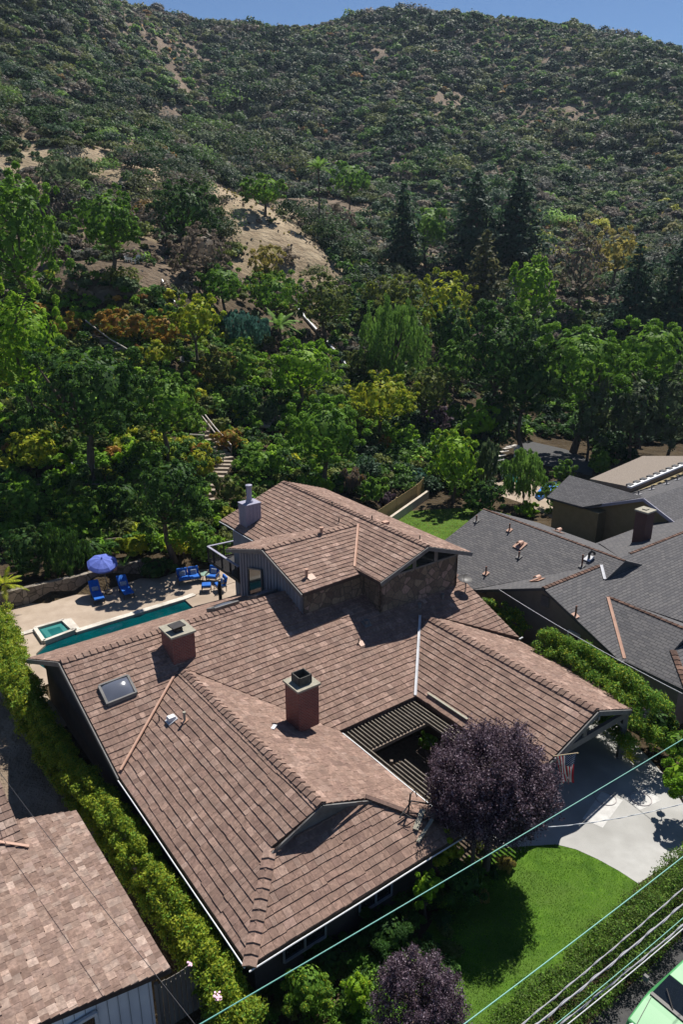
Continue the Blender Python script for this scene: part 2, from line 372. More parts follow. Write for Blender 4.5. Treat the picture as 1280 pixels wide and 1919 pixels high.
# ------------------------------------------------------------------ main house
M_trim=mat('grey_trim',(.12,.115,.11),(.17,.165,.16),scale=3,rough=.7)
M_board=mat('grey_board',(.17,.18,.21),(.24,.25,.28),scale=4,stretch=(1,1,.15),rough=.8)
M_metalpaint=mat('grey_blue_cladding',(.25,.25,.33),(.32,.31,.38),scale=2,rough=.6)
M_stone=mat('stone_veneer',(.12,.09,.07),(.27,.21,.15),scale=1.7,rough=.9,bump=.6,bscale=9.,stone=(2.3,(.10,.085,.07),(.34,.24,.20)),bdist=.03)
M_stucco=mat('shade_darkened_stucco',(.05,.04,.036),(.07,.055,.05),scale=2,rough=.9,bump=.3)  # wall colour darkened to carry the deep shade beside the left hedge
M_brick=mat('red_brick',(.24,.062,.045),(.15,.042,.034),brick=(.21,.075,.010,(.24,.19,.17)),scale=3,c3=(.13,.05,.045),rough=.9,bump=.4,bscale=20)
M_cop=mat('copper_flashing',(.36,.20,.14),(.45,.27,.19),scale=3,rough=.55,metal=.0,spec=.5)
M_galv=mat('galvanised_flashing',(.48,.48,.5),(.6,.6,.62),scale=4,rough=.4,spec=.6)
M_white=mat('white_paint',(.6,.61,.62),(.68,.69,.7),scale=3,rough=.5)
M_cap=mat('mortar_cap',(.26,.24,.19),(.33,.31,.25),scale=5,rough=.9,bump=.3)
M_glass=mat('dark_glass',(.012,.016,.02),rough=.06,spec=.9)
M_black=mat('black_metal',(.025,.022,.022),(.04,.035,.035),scale=5,rough=.5)
M_wood=mat('weathered_wood',(.16,.12,.09),(.24,.19,.15),scale=4,stretch=(1,1,.3),rough=.85)
house=thing('ranch_house','large brown shake-roofed house with two brick chimneys and raised upper storey','house',W(18,24,0),HA)
fW1L=lambda p,q:(lambda e:e+(4.6-e)*(p-7.63)/(11.8-7.63))(2.4+.5*max(0,min(1,(q-14.7)/9.6)))
fW1R=lambda p,q:2.4+.478*(16.4-p)
fW1F=lambda p,q:2.4+.505*(q-14.72)
def fM(p,q):
    m=.50+(.42-.50)*max(0,min(1,(p-8)/4.5))
    return 5.51-(29.5-q)*m
fMb=lambda p,q:5.51-(q-29.5)*.465
fW2L=lambda p,q:4.0-(24.4-p)*.444
fW2R=lambda p,q:4.0-(p-24.4)*.39
fU1L=lambda p,q:7.5-.355*(24.9-p)
fU1R=lambda p,q:7.5-.355*(p-24.9)
fU2F=lambda p,q:7.32-.31*(31.04-q)
fU2B=lambda p,q:7.32-.31*(q-31.04)
g=G()
facets=[([(7.67,14.72),(7.6,24.3),(11.8,27.45),(11.8,16.86),(9.9,17.1)],fW1L,(1,0)),
 ([(16.4,14.72),(13.82,17.1),(11.8,16.86),(11.8,27.45),(16.4,22.1)],fW1R,(-1,0)),
 ([(7.67,14.72),(16.4,14.72),(13.82,17.1),(9.9,17.1)],fW1F,(0,1)),
 ([(7.35,29.5),(7.6,24.3),(11.8,27.45),(16.4,22.1),(20.8,22.1),(24.4,25.9),(28.45,22.65),(28.4,29.5)],fM,(0,1)),
 ([(7.35,29.5),(28.4,29.5),(28.4,36.1),(7.5,36.1)],fMb,(0,-1)),
 ([(20.8,15.2),(20.8,22.1),(24.4,25.9),(24.4,15.15)],fW2L,(1,0)),
 ([(28.5,15.2),(24.4,15.15),(24.4,25.9),(28.45,22.65)],fW2R,(-1,0))]
for i,(pl,f,u) in enumerate(facets):
    shakes(g,pl,f,u,seed=i+1)
    if f is fM:
        x=7.0
        while x<28.6:
            c_=clip(pl,(x,0,x+.6,60)); x+=.6
            if len(c_)>2: slab(g,c_,f)
    else: slab(g,pl,f)
lower=g.build('lower_roof',[M_shake,M_under],house)
g=G()
ufac=[([(21.8,26.0),(24.9,26.0),(24.9,39.5),(20.3,39.5),(20.3,34.6),(21.3,34.6),(24.4,31.04),(21.8,28.1)],fU1L,(1,0)),
 ([(28.05,26.0),(24.9,26.0),(24.9,39.5),(28.05,39.5)],fU1R,(-1,0)),
 ([(18.28,27.5),(21.85,27.6),(21.8,28.1),(24.4,31.04),(18.25,31.04)],fU2F,(0,1)),
 ([(18.1,34.6),(21.3,34.6),(24.4,31.04),(18.25,31.04)],fU2B,(0,-1))]
for i,(pl,f,u) in enumerate(ufac):
    shakes(g,pl,f,u,seed=i+21,ex=.26); slab(g,pl,f)
upper=g.build('upper_roof',[M_shake,M_under],house)
# ridge and hip caps
caps(W(11.8,16.9,4.6),W(11.8,27.3,4.6),dn(-1,0,.5),dn(1,0,.478),parent=lower,seed=1)
caps(W(7.67,14.72,2.4),W(9.9,17.1,3.62),dn(-1,.9,.25),dn(1,-1,.25),parent=lower,seed=2,w_=.22)
caps(W(7.4,29.5,5.5),W(18.2,29.5,5.5),dn(0,1,.46),dn(0,-1,.42),parent=lower,seed=3)
caps(W(24.4,15.2,4.0),W(24.4,25.8,4.0),dn(-1,0,.444),dn(1,0,.39),parent=lower,seed=4,w_=.23)
caps(W(24.9,26.05,7.5),W(24.9,39.4,7.5),dn(-1,0,.355),dn(1,0,.355),parent=upper,seed=5,w_=.17)
caps(W(18.3,31.04,7.32),W(24.3,31.04,7.32),dn(0,1,.31),dn(0,-1,.31),parent=upper,seed=6,w_=.17)
flash('copper_valley_flashing',W(7.72,24.42,2.98),W(11.3,27.1,4.42),.11,M_cop,lower,lift=.11)
flash('galvanised_valley_flashing',W(20.75,22.1,2.42),W(24.2,25.65,3.93),.13,M_galv,lower,lift=.07)
flash('copper_valley_flashing',W(21.85,28.1,6.42),W(24.3,30.95,7.3),.13,M_cop,upper)
g=G()
# thin dark hip and valley metal
for A_,B_ in ((W(16.3,14.85,2.45),W(13.85,17.1,3.66)),):
    g.bar(A_+Vector((0,0,.05)),B_+Vector((0,0,.05)),.2,.05,col=(.13,.09,.08))
g.build('hip_strip',M_shake,lower)
# gutters
def gutter(A,B,parent,m=M_white,r_=.026):
    g=G(); A=Vector(A);B=Vector(B); n=6; g.tube([A.lerp(B,i/n)+Vector((0,0,.012*math.sin(i*1.7))) for i in range(n+1)],r_,6); return g.build('gutter',m,parent)
gutter(W(7.6,14.62,2.36),W(16.4,14.62,2.36),lower); gutter(W(7.56,14.8,2.36),W(7.5,24.2,2.86),lower)
gutter(W(16.5,15.0,2.34),W(16.5,22.0,2.34),lower,r_=.035)
gutter(W(20.22,34.7,5.82),W(20.22,39.5,5.82),upper); gutter(W(28.5,22.7,2.5),W(28.8,22.7,2.5),lower,r_=.04)
# fascia boards on the rakes
def fascia(A,B,parent,h=.2,m=M_trim,dz=-.1): g=G(); g.bar(Vector(A)+Vector((0,0,dz)),Vector(B)+Vector((0,0,dz)),.05,h); return g.build('fascia_board',m,parent)
fascia(W(20.8,15.12,2.4),W(24.4,15.06,4.0),lower); fascia(W(24.4,15.06,4.0),W(28.5,15.12,2.4),lower)
fascia(W(21.8,25.95,6.4),W(24.9,25.95,7.5),upper); fascia(W(24.9,25.95,7.5),W(28.1,25.95,6.38),upper)
fascia(W(18.2,27.5,6.22),W(18.18,31.04,7.32),upper); fascia(W(18.18,31.04,7.32),W(18.02,34.6,6.2),upper)
fascia(W(7.28,29.5,5.5),W(7.53,24.3,2.9),lower); fascia(W(7.28,29.5,5.5),W(7.43,36.1,2.42),lower)
# walls
def wallpoly(g,pts,th,mi=0): # pts: list of (p,q,z) coplanar vertical polygon, extruded inward along th=(dp,dq)
    a=[W(*p) for p in pts]; b=[W(p[0]+th[0],p[1]+th[1],p[2]) for p in pts]; n=len(a)
    g.add(a+b,[list(range(n)),[n+i for i in range(n)][::-1]]+[[i,n+i,n+(i+1)%n,(i+1)%n] for i in range(n)],mi)
def boxw(g,p0,q0,p1,q1,z0,z1,mi=0):
    g.prism([W(p0,q0)[:2],W(p1,q0)[:2],W(p1,q1)[:2],W(p0,q1)[:2]],z0,z1,mi)
g=G()
boxw(g,8.2,15.4,15.8,27,0,2.35); boxw(g,8.1,22.7,27.6,35.4,0,2.4); boxw(g,21.4,20.2,27.7,22.9,0,2.3)
# left gable end of main wing
wallpoly(g,[(8.0,23.5,2.2),(8.0,35.4,2.2),(8.0,35.4,2.5),(8.0,29.5,5.25),(8.0,24.2,2.65)],(.12,0))
wallpoly(g,[(27.9,23.4,0),(27.9,35.4,0),(27.9,35.4,2.5),(27.9,29.5,5.2),(27.9,23.4,2.65)],(-.12,0))
g.build('lower_wall',M_stucco,house)
g=G(); wallpoly(g,[(9.85,17.12,3.5),(13.85,17.12,3.5),(11.8,17.12,4.5)],(0,.1)); g.build('dormer_gable_wall',M_trim,house)
g=G()  # gable rake trims of small dutch gable
g.bar(W(9.75,16.95,3.5),W(11.8,16.85,4.5),.06,.12); g.bar(W(13.95,16.95,3.52),W(11.8,16.85,4.5),.06,.12); g.build('fascia_board',M_trim,lower)
# upper storey walls
g=G()
wallpoly(g,[(22.34,26.6,3.2),(27.7,26.6,3.2),(27.7,26.6,6.15),(22.34,26.6,6.15)],(0,.2))
wallpoly(g,[(18.54,27.9,3.2),(22.4,27.9,3.2),(22.4,27.9,6.2),(18.54,27.9,6.2)],(0,.2))
wallpoly(g,[(22.34,26.6,3.2),(22.34,28.0,3.2),(22.34,28.0,6.4),(22.34,26.6,6.4)],(.2,0))
wallpoly(g,[(27.7,26.6,3.0),(27.7,39,0),(27.7,39,6.3),(27.7,26.6,6.3)],(-.2,0))
g.build('stone_wall',M_stone,house)
g=G()
wallpoly(g,[(18.54,27.9,3.4),(18.54,34.1,2.2),(18.54,34.1,6.25),(18.54,31.04,7.15),(18.54,27.9,6.2)],(.15,0))
boxw(g,20.85,33.9,27.5,39.0,0,5.95); boxw(g,18.7,29,27.3,34.0,2.4,6.15)
q=28.15
while q<34.0:
    g.bar(W(18.51,q,3.0),W(18.51,q,6.2+.31*(3.1-abs(q-31.04))-.05),.04,.05); q+=.3
g.build('board_wall',M_board,house)
# board wall window (tall trapezoid) and clerestory panes
g=G(); wallpoly(g,[(18.44,31.6,3.95),(18.44,33.0,3.95),(18.44,33.0,5.55),(18.44,31.6,5.95)],(.06,0)); 
wf=g.build('side_window',M_glass,house)
g=G()
P4=[(18.42,31.6,3.95),(18.42,33.0,3.95),(18.42,33.0,5.55),(18.42,31.6,5.95)]
for i in range(4): g.bar(W(*P4[i]),W(*P4[(i+1)%4]),.07,.07)
g.build('window_frame',M_trim,wf)
panes=[(22.6,23.1,.15),(23.2,24.5,0),(24.62,26.0,0),(26.12,27.5,0)]
for k,(pa,pb,_) in enumerate(panes):
    ft=lambda p:7.5-.355*abs(p-24.9)-.26
    g=G(); tp=[(pb,26.62,ft(pb)),(pa,26.62,ft(pa))] if not(pa<24.9<pb) else [(pb,26.62,ft(pb)),(24.9,26.62,ft(24.9)),(pa,26.62,ft(pa))]
    wallpoly(g,[(pa,26.62,6.17),(pb,26.62,6.17)]+tp,(0,.04)); wo=g.build('clerestory_window',M_glass,house)
    g=G(); pts=[(pa,26.6,6.17),(pb,26.6,6.17)]+tp
    for i in range(len(pts)): g.bar(W(pts[i][0],26.6,pts[i][2]),W(pts[(i+1)%len(pts)][0],26.6,pts[(i+1)%len(pts)][2]),.09,.08)
    g.build('window_frame',M_trim,wo)
# front windows of the low wing, in the shade
for p0,p1 in ((12.2,13.6),(9.2,10.8)):
    g=G(); boxw(g,p0,15.33,p1,15.39,.9,2.0); wo=g.build('window',M_glass,house)
    g=G(); 
    for a_,b_ in (((p0,.9),(p1,.9)),((p1,.9),(p1,2.)),((p1,2.),(p0,2.)),((p0,2.),(p0,.9)),(((p0+p1)/2,.9),((p0+p1)/2,2.))): g.bar(W(a_[0],15.3,a_[1]),W(b_[0],15.3,b_[1]),.07,.07)
    g.build('window_frame',M_board,wo)
# carport timbers
g=G()
g.bar(W(27.4,15.6,0),W(27.4,15.6,2.55),.22,.22); g.build('carport_post',M_trim,house)
g=G(); g.bar(W(27.4,18.6,0),W(27.4,18.6,2.55),.2,.2); g.build('carport_post',M_trim,house)
g=G(); g.bar(W(21.2,15.6,2.35),W(28.0,15.6,2.35),.16,.3); g.bar(W(24.4,15.6,2.5),W(24.4,15.6,3.7),.16); g.bar(W(21.4,15.6,2.5),W(24.4,15.6,3.75),.14,.18); g.bar(W(24.4,15.6,3.75),W(27.8,15.6,2.5),.14,.18)
g.bar(W(26.7,15.6,2.3),W(27.4,15.6,1.6),.12); g.build('carport_beam',M_trim,house)
for p in (21.6,28.0,24.4):
    g=G(); z=fW2L(p,0) if p<24.4 else fW2R(p,0); g.bar(W(p,15.0,z-.3),W(p,22,z-.3),.12,.2); g.build('rafter_beam',M_trim,house)
# deck with railing
zt=3.62; cor=[at(447,1062,zt),at(389,1024,zt),at(440,1013,zt)]
g=G(); g.prism([c_[:2] for c_ in cor]+[W(20.9,38.9)[:2],W(20.9,34.2)[:2]],2.5,2.68); dk=g.build('deck',M_black,house)
g=G()
for a_,b_ in zip(cor,cor[1:]):
    g.bar(a_,b_,.14,.05)
g.build('railing_cap',M_metalpaint,dk)
g=G()
for a_,b_ in zip(cor,cor[1:]):
    L=(b_-a_).length; n=int(L/.13)
    for i in range(n+1):
        p_=a_.lerp(b_,i/n); g.bar(p_-Vector((0,0,.98)),p_-Vector((0,0,.03)),.035 if i%8 else .1)
    g.bar(a_-Vector((0,0,.95)),b_-Vector((0,0,.95)),.08,.16)
g.build('railing',M_black,dk)
g=G(); pp=at(411,1090,2.5); g.bar((pp.x,pp.y,0),(pp.x,pp.y,2.5),.18); g.build('deck_post',M_black,house)
def onf(u,v,f): # pixel -> (p,q) on a roof function
    lo,hi=1.,8.
    for _ in range(40):
        z=(lo+hi)/2; P=at(u,v,z); 
        if f(P.dot(AX),P.dot(BX))>z: lo=z
        else: hi=z
    P=at(u,v,z); return (P.dot(AX),P.dot(BX))
# chimneys
P2,Q2=onf(567,1362,fW1R)
def chimney(p0,q0,wp,wq,z0,z1,base_m=M_brick):
    g=G(); boxw(g,p0-wp/2,q0-wq/2,p0+wp/2,q0+wq/2,z0,z1); c=g.build('chimney',M_brick,house)
    g=G(); boxw(g,p0-wp/2-.07,q0-wq/2-.07,p0+wp/2+.07,q0+wq/2+.07,z1,z1+.09); g.build('chimney_cap',M_cap,c); return c
c1=chimney(12.1,28.2,1.05,1.15,4.0,6.0)
g=G(); boxw(g,11.85,27.85,12.2,28.2,6.09,6.25); g.box(W(12.02,28.05,6.34),(.62,.52,.05),HA+.1); g.tube([W(12.35,28.5,6.09),W(12.35,28.5,6.17)],.09,10); g.build('flue_cover',M_black,c1)
c2=chimney(P2,Q2,.98,.98,3.4,5.27)
g=G(); 
zz=5.37; o_=W(P2,Q2,0)
for s1,s2,wd in ((-.28,0,1),(.28,0,1),(0,-.28,0),(0,.28,0)):
    a_=W(P2+s1,Q2+s2,zz+.18); 
    g.box(a_,(.04,.6,.36) if wd else (.6,.04,.36),HA)
g.box(o_+Vector((0,0,zz+.02)),(.55,.55,.03),HA); g.build('chimney_pot',mat('sooty_clay',(.05,.05,.045),(.09,.085,.075),scale=6,rough=.9),c2)
# metal clad chimney on the upper roof
g=G(); boxw(g,20.75,37.1,21.75,37.9,5.7,7.35); c3=g.build('metal_chimney',M_metalpaint,house)
g=G(); 
for i in range(5): g.bar(W(20.72,37.1+i*.2,5.9),W(20.72,37.1+i*.2,7.33),.02,.03); g.bar(W(20.75+i*.25,37.07,6.),W(20.75+i*.25,37.07,7.33),.02,.03)
boxw(g,20.7,37.05,21.8,37.95,7.35,7.42); g.build('panel_seam',M_metalpaint,c3)
g=G(); b_=W(21.25,37.5,7.42); g.lathe(b_,[(.24,0),(.2,.12),(.16,.16),(.16,.95),(.2,.96),(.2,1.06),(.05,1.1)],14); g.build('flue_pipe',M_metalpaint,c3)
# skylights
def roofpt(f,p,q,h=0): return W(p,q,f(p,q)+h)
def skylight(p0,q0,p1,q1,f,h=.14):
    g=G(); 
    cs=[(p0,q0),(p1,q0),(p1,q1),(p0,q1)]
    for i in range(4):
        a_,b_=cs[i],cs[(i+1)%4]; g.bar(roofpt(f,*a_,h),roofpt(f,*b_,h),.1,.16)
    s=g.build('skylight',M_trim,lower)
    g=G(); n=6; vs=[]
    for j in range(n+1):
        for i in range(n+1):
            u=i/n;v=j/n; vs.append(roofpt(f,p0+(p1-p0)*u,q0+(q1-q0)*v,h+.03+.16*math.sin(math.pi*u)**.6*math.sin(math.pi*v)**.6 if 0<i<n and 0<j<n else h+.03))
    g.add(vs,[(j*(n+1)+i,j*(n+1)+i+1,(j+1)*(n+1)+i+1,(j+1)*(n+1)+i) for j in range(n) for i in range(n)])
    # part of the skylight's own assembly: sits one level under the roof
    g.build('skylight_dome',mat('acrylic_dome',(.10,.11,.14),rough=.12,spec=.8),lower,smooth=True)
sk_=[onf(u,v,fM) for u,v in ((182,1297),(200,1320),(257,1299),(242,1275))]; sp_=sum(k[0] for k in sk_)/4; sq_=sum(k[1] for k in sk_)/4; skylight(sp_-.62,sq_-.42,sp_+.62,sq_+.42,fM,.11)
skylight(14.9,30.1,16.2,30.9,fMb); skylight(17.2,30.0,18.3,30.8,fMb)
# vents
def pipe(pos,h,r_,m,parent,flashm=None,top=False,dirn=None):
    g=G(); g.tube([pos-Vector((0,0,.1)),pos+Vector((0,0,h))],r_,9)
    if top: g.tube([pos+Vector((0,0,h)),pos+Vector((0,0,h+.05))],r_*1.35,9)
    o=g.build('vent_pipe',m,parent); 
    return o
def plate(pos,f,s,m,parent,name='vent_flashing'):
    p,q=pos; g=G(); c=[(p-s,q-s),(p+s,q-s),(p+s,q+s),(p-s,q+s)]
    v=[roofpt(f,*x,.075) for x in c]; g.add(v+[x-Vector((0,0,.03)) for x in v],[(0,1,2,3),(7,6,5,4),(0,4,5,1),(1,5,6,2),(2,6,7,3),(3,7,4,0)]); return g.build(name,m,parent)
v1=onf(346,1353,fW1L); v2=onf(321,1351,fW1L); v3=onf(298,1352,fW1L)
pipe(roofpt(fW1L,*v1),.42,.05,M_cap,lower,top=True); plate(v1,fW1L,.12,M_cop,lower)
plate(v2,fW1L,.2,M_galv,lower); g=G(); g.box(roofpt(fW1L,v2[0],v2[1],.16),(.34,.3,.12),HA,taper=.8); g.build('roof_vent',M_white,lower)
pipe(roofpt(fW1L,*v3),.28,.025,M_black,lower)
pipe(roofpt(fU2F,19.1,28.4),.42,.075,M_cop,upper,top=True); plate((19.3,28.3),fU2F,.2,M_cop,upper)
pipe(roofpt(fU2F,21.85,31.0),.35,.09,M_cop,upper,top=True); pipe(roofpt(fU1L,23.9,32.2),.28,.03,M_black,upper)
pipe(roofpt(fU1L,24.75,34),.25,.03,M_black,upper); pipe(roofpt(fU1R,25.3,31),.25,.03,M_black,upper); pipe(roofpt(fU1R,25.6,27.4),.25,.03,M_black,upper)
g=G(); g.box(roofpt(fU1R,25.6,30.2,.1),(.35,.3,.16),HA); g.build('roof_vent',M_cop,upper)
plate((21.2,26.3),fM,.2,M_trim,lower); pipe(roofpt(fM,21.2,26.3),.2,.1,M_trim,lower,top=True)
pipe(roofpt(fM,24.6,26.15),.2,.08,M_trim,lower,top=True); pipe(roofpt(fM,20.1,25.5),.25,.03,M_black,lower); plate((20.2,25.4),fM,.14,M_cop,lower)
pipe(roofpt(fM,26.3,26.2),.2,.07,M_trim,lower,top=True)
g=G(); a_=roofpt(fW2L,21.15,21.7,.1); b_=roofpt(fW2L,21.15,19.2,.1); g.bar(a_,b_,.12,.05); g.build('loose_board',M_cap,lower)
g=G(); v4=onf(513,1366,fW1R); g.box(roofpt(fW1R,v4[0],v4[1],.09),(.3,.16,.04),HA+.6); g.build('metal_plate',M_galv,lower)
# satellite dish on the far roof corner
dish=thing('satellite_dish','small dark satellite dish on the roof edge below the clerestory windows','satellite dish',roofpt(fM,27.9,26.1),HA)
o_=roofpt(fM,27.9,26.1)
g=G(); g.tube([o_,o_+Vector((0,0,.45)),o_+Vector((-.05,.05,.6))],.03,6); g.build('mast',M_trim,dish)
g=G(); c_=o_+Vector((-.05,.05,.75)); nd=Vector((.15,-.25,.95)).normalized(); s_=nd.cross(Vector((0,1,0))).normalized(); t_=nd.cross(s_); vs=[c_-nd*.09]
for rr in (.18,.36):
    for k in range(18):
        an=2*math.pi*k/18; vs.append(c_+s_*math.cos(an)*rr*1.15+t_*math.sin(an)*rr*.95+nd*(rr*rr*.7-.09))
fs=[(0,1+k,1+(k+1)%18) for k in range(18)]+[(1+k,19+k,19+(k+1)%18,1+(k+1)%18) for k in range(18)]
g.add(vs,fs); g.add([v-nd*.012 for v in vs],[tuple(reversed(f)) for f in fs]); g.build('reflector',M_black,dish,smooth=True)
g=G(); g.bar(c_-t_*.34,c_+nd*.3,.02); g.box(c_+nd*.3,(.08,.05,.05)); g.build('feed_arm',M_trim,dish)
# pergola over the courtyard
perg=thing('pergola','weathered slatted wooden pergola over the courtyard between the roof wings','pergola',W(18.6,18,0),HA)
g=G(); p=16.62
M_slat=mat('pergola_slat',(.105,.09,.07),(.18,.155,.125),scale=5,rough=.85)
while p<20.75:
    if p<17.0 or p>20.0: g.bar(W(p,14.9,2.2),W(p,22.6,2.2),.05,.12)
    else: g.bar(W(p,20.6,2.2),W(p,22.6,2.2),.05,.12); (g.bar(W(p,14.9,2.2),W(p,19.2,2.2),.05,.1) if p<17.7 else g.bar(W(p,14.9,2.2),W(p,17.2,2.2),.05,.1))
    p+=.19
g.build('slats',M_slat,perg)
g=G()
for q in (14.95,16.4,17.2,20.6,21.6): g.bar(W(16.5,q,2.07),W(20.8,q,2.07),.1,.15)
g.build('cross_beams',M_wood,perg)
for p,q in ((17.3,15.0),(20.3,15.0),(17.3,19.7),(20.2,19.7)):
    g=G(); g.bar(W(p,q,0),W(p,q,2.0),.12); g.build('post',M_wood,perg)
ant=thing('fallen_antenna','tangled dark antenna and loose boards lying on the roof corner above the front gutter','antenna',roofpt(fW1F,15.0,15.6),HA)
g=G(); o=roofpt(fW1F,15.0,16.1,.08); g.tube([o,o+Vector((.05,.02,.75))],.03,6); g.tube([o+Vector((-.35,-.4,.05)),o+Vector((.1,.1,.35)),o+Vector((.7,.25,.1)),o+Vector((1.2,.35,.1))],.03,6); g.tube([o+Vector((.05,.02,.7)),o+Vector((.2,.1,.85)),o+Vector((.28,.02,.6))],.02,6)
for k in range(7): a_=rnd.uniform(0,6.28); b_=o+Vector((rnd.uniform(0,1.),rnd.uniform(-.5,.3),.08)); g.tube([b_,b_+Vector((math.cos(a_)*.35,math.sin(a_)*.35,.12))],.014,5)
g.build('mast',M_black,ant)
g=G(); g.bar(roofpt(fW1F,14.6,15.15,.11),roofpt(fW1F,15.6,15.5,.13),.12,.04); g.bar(roofpt(fW1F,14.8,15.5,.11),roofpt(fW1F,15.5,15.9,.13),.2,.04); g.build('loose_board',M_cap,ant)
#@FLAG
flag=thing('flag','red white and blue flag hanging from a short pole at the carport corner','flag',at(1045,1420,2.0),0)
A_=at(1038,1417,2.95); B_=at(1083,1411,3.08)
g=G(); g.tube([A_,B_],.02,7); g.lathe(B_,[(.0,-.03),(.04,0),(.0,.04)],8); g.build('pole',mat('tan_pole',(.5,.38,.22),rough=.6),flag)
g=G(); nu,nv=26,20; dr=(B_-A_); a0=A_+dr*.07
def fp(i,j): # i across hoist 0..1 from wall to tip, j down the fly
    b=a0+dr*.88*(i*(1-.45*j)+.40*j); return b+Vector((.05*j+.05*math.sin(i*9+j*4)*j,.07*math.sin(i*14+j*3)*(j+.2),-1.4*j+.05*math.sin(i*7)*j))
for a in range(13):
    for s in range(2):
        i0=(a+s*.5)/13; i1=(a+s*.5+.5)/13
        for b in range(nv):
            j0=b/nv; j1=(b+1)/nv; blue=(a>=6 and b<nv*.4)
            col=(.02,.03,.10) if blue else ((.50,.02,.04) if a%2==0 else (.78,.76,.75))
            g.add([fp(i0,j0),fp(i1,j0),fp(i1,j1),fp(i0,j1)],[(0,1,2,3)],0,col)
for r_ in range(9):
    for c_ in range(6 if r_%2==0 else 5):
        i=(6.4+6.2*(r_+.5)/9)/13; j=.4*((c_+(.5 if r_%2==0 else 1.))/6.2)+.005; cc=fp(i,j)+Vector((0,-.012,0)); vs=[]
        for k in range(10):
            an=math.pi*k/5; rr=.022 if k%2==0 else .009; vs.append(cc+Vector((math.sin(an)*rr,0,math.cos(an)*rr)))
        g.add(vs,[list(range(10))],0,(.85,.85,.85))
g.build('cloth',mat('flag_cloth',(1,1,1),(.93,.93,.93),scale=8,rough=.8,attr='Col',trans=.12),flag)
#@REST
# ------------------------------------------------------------------ neighbour houses
M_shing=mat('asphalt_shingle',(.095,.093,.098),(.15,.143,.142),brick=(.4,.17,.016,(.04,.04,.042)),scale=1.2,c3=(.115,.11,.115),rough=.9,bump=.4,bscale=30,spec=.2)
M_shing2=mat('grey_shingle',(.10,.098,.105),(.15,.145,.15),brick=(.33,.14,.012,(.035,.035,.04)),scale=1.2,c3=(.09,.088,.09),rough=.9,bump=.4,bscale=30,spec=.2)
M_tan=mat('tan_stucco',(.17,.145,.12),(.20,.175,.145),scale=2,rough=.9,bump=.2)
M_ochre=mat('ochre_stucco',(.22,.175,.09),(.26,.21,.115),scale=2,rough=.9)
M_soff=mat('dark_fascia',(.05,.05,.055),(.07,.07,.075),scale=3,rough=.8)
M_gravel=mat('gravel_roofing',(.17,.14,.115),(.25,.21,.175),scale=9,rough=.95,bump=.5,bscale=30)
def roofset(name,parent,facets,top,th=.16,under=M_soff):
    g=G()
    for pl,f in facets:
        vs=[W(x,y,f(x,y)) for x,y in pl]; ar=sum(((vs[i]-vs[0]).cross(vs[(i+1)%len(vs)]-vs[0])).z for i in range(len(vs)))
        if ar<0: vs.reverse()
        n=len(vs); vb=[v-Vector((0,0,th)) for v in vs]
        g.add(vs,[list(range(n))],0); vt=[v-Vector((0,0,.012)) for v in vs]
        g.add(vt+vb,[[n+i for i in range(n)][::-1]]+[[i,n+i,n+(i+1)%n,(i+1)%n] for i in range(n)],1)
    return g.build(name,[top,under],parent)
n2=thing('neighbour_house','grey shingle-roofed house with tan gable wall behind the tall right hedge','house',W(38,20,0),HA)
fA=lambda p,q:4.95-.4*abs(p-36.7)
fR=lambda p,q:4.6-.41*abs(q-23.2)
fD=lambda p,q:3.88-.46*abs(p-34.0)
fDf=lambda p,q:2.5+.5*(q-14.75)
rf=roofset('roof',n2,[([(30.8,33.1),(36.7,33.1),(36.7,22.25),(34.9,22.25),(35.75,23.2),(30.75,28.25)],fA),
 ([(36.7,33.1),(42.6,33.1),(42.6,27.9),(37.6,23.2),(38.5,22.25),(36.7,22.25)],fA),
 ([(30.75,28.25),(35.75,23.2),(30.75,23.2)],fR),
 ([(30.75,23.2),(62,23.2),(62,18.1),(37.2,18.1),(34,21.4),(31.05,18.1),(30.75,18.1)],fR),
 ([(37.6,23.2),(62,23.2),(62,28.4),(42.6,28.4),(42.6,27.9)],fR),
 ([(31.0,18.1),(34,21.4),(34,16.6),(32.6,16.6),(31.0,14.75)],fD),
 ([(34,21.4),(37.2,18.1),(37,14.75),(35.4,16.6),(34,16.6)],fD),
 ([(31.0,14.75),(37,14.75),(35.4,16.6),(32.6,16.6)],lambda p,q:2.5+.4*(q-14.75))],M_shing)
RC=[(.16,.10,.08),(.13,.085,.07),(.19,.12,.095)]
GCt=[(.10,.095,.10),(.13,.12,.12)]
caps(W(30.8,23.2,4.6),W(35.7,23.2,4.6),dn(0,1,.41),dn(0,-1,.41),parent=rf,tones=RC,w_=.14,lift=.02,seed=11)
caps(W(38.6,23.2,4.6),W(61,23.2,4.6),dn(0,1,.41),dn(0,-1,.41),parent=rf,tones=RC,w_=.1,lift=.0,seed=12)
caps(W(36.7,22.3,4.95),W(36.7,33.1,4.95),dn(1,0,.4),dn(-1,0,.4),parent=rf,tones=RC,w_=.1,lift=.0,seed=13)
caps(W(34,16.7,3.88),W(34,21.3,3.88),dn(1,0,.46),dn(-1,0,.46),parent=rf,tones=RC,w_=.12,lift=.01,seed=14)
caps(W(31.05,14.8,2.53),W(32.6,16.6,3.24),dn(-1,1,.2),dn(1,-1,.2),parent=rf,tones=RC,w_=.16,lift=.02,seed=15)
flash('copper_valley_flashing',W(31.1,18.2,2.55),W(33.9,21.3,3.85),.16,M_cop,rf,lift=.03)
flash('valley_flashing',W(35.75,23.15,4.58),W(34.95,22.3,4.24),.16,M_galv,rf,lift=.04)
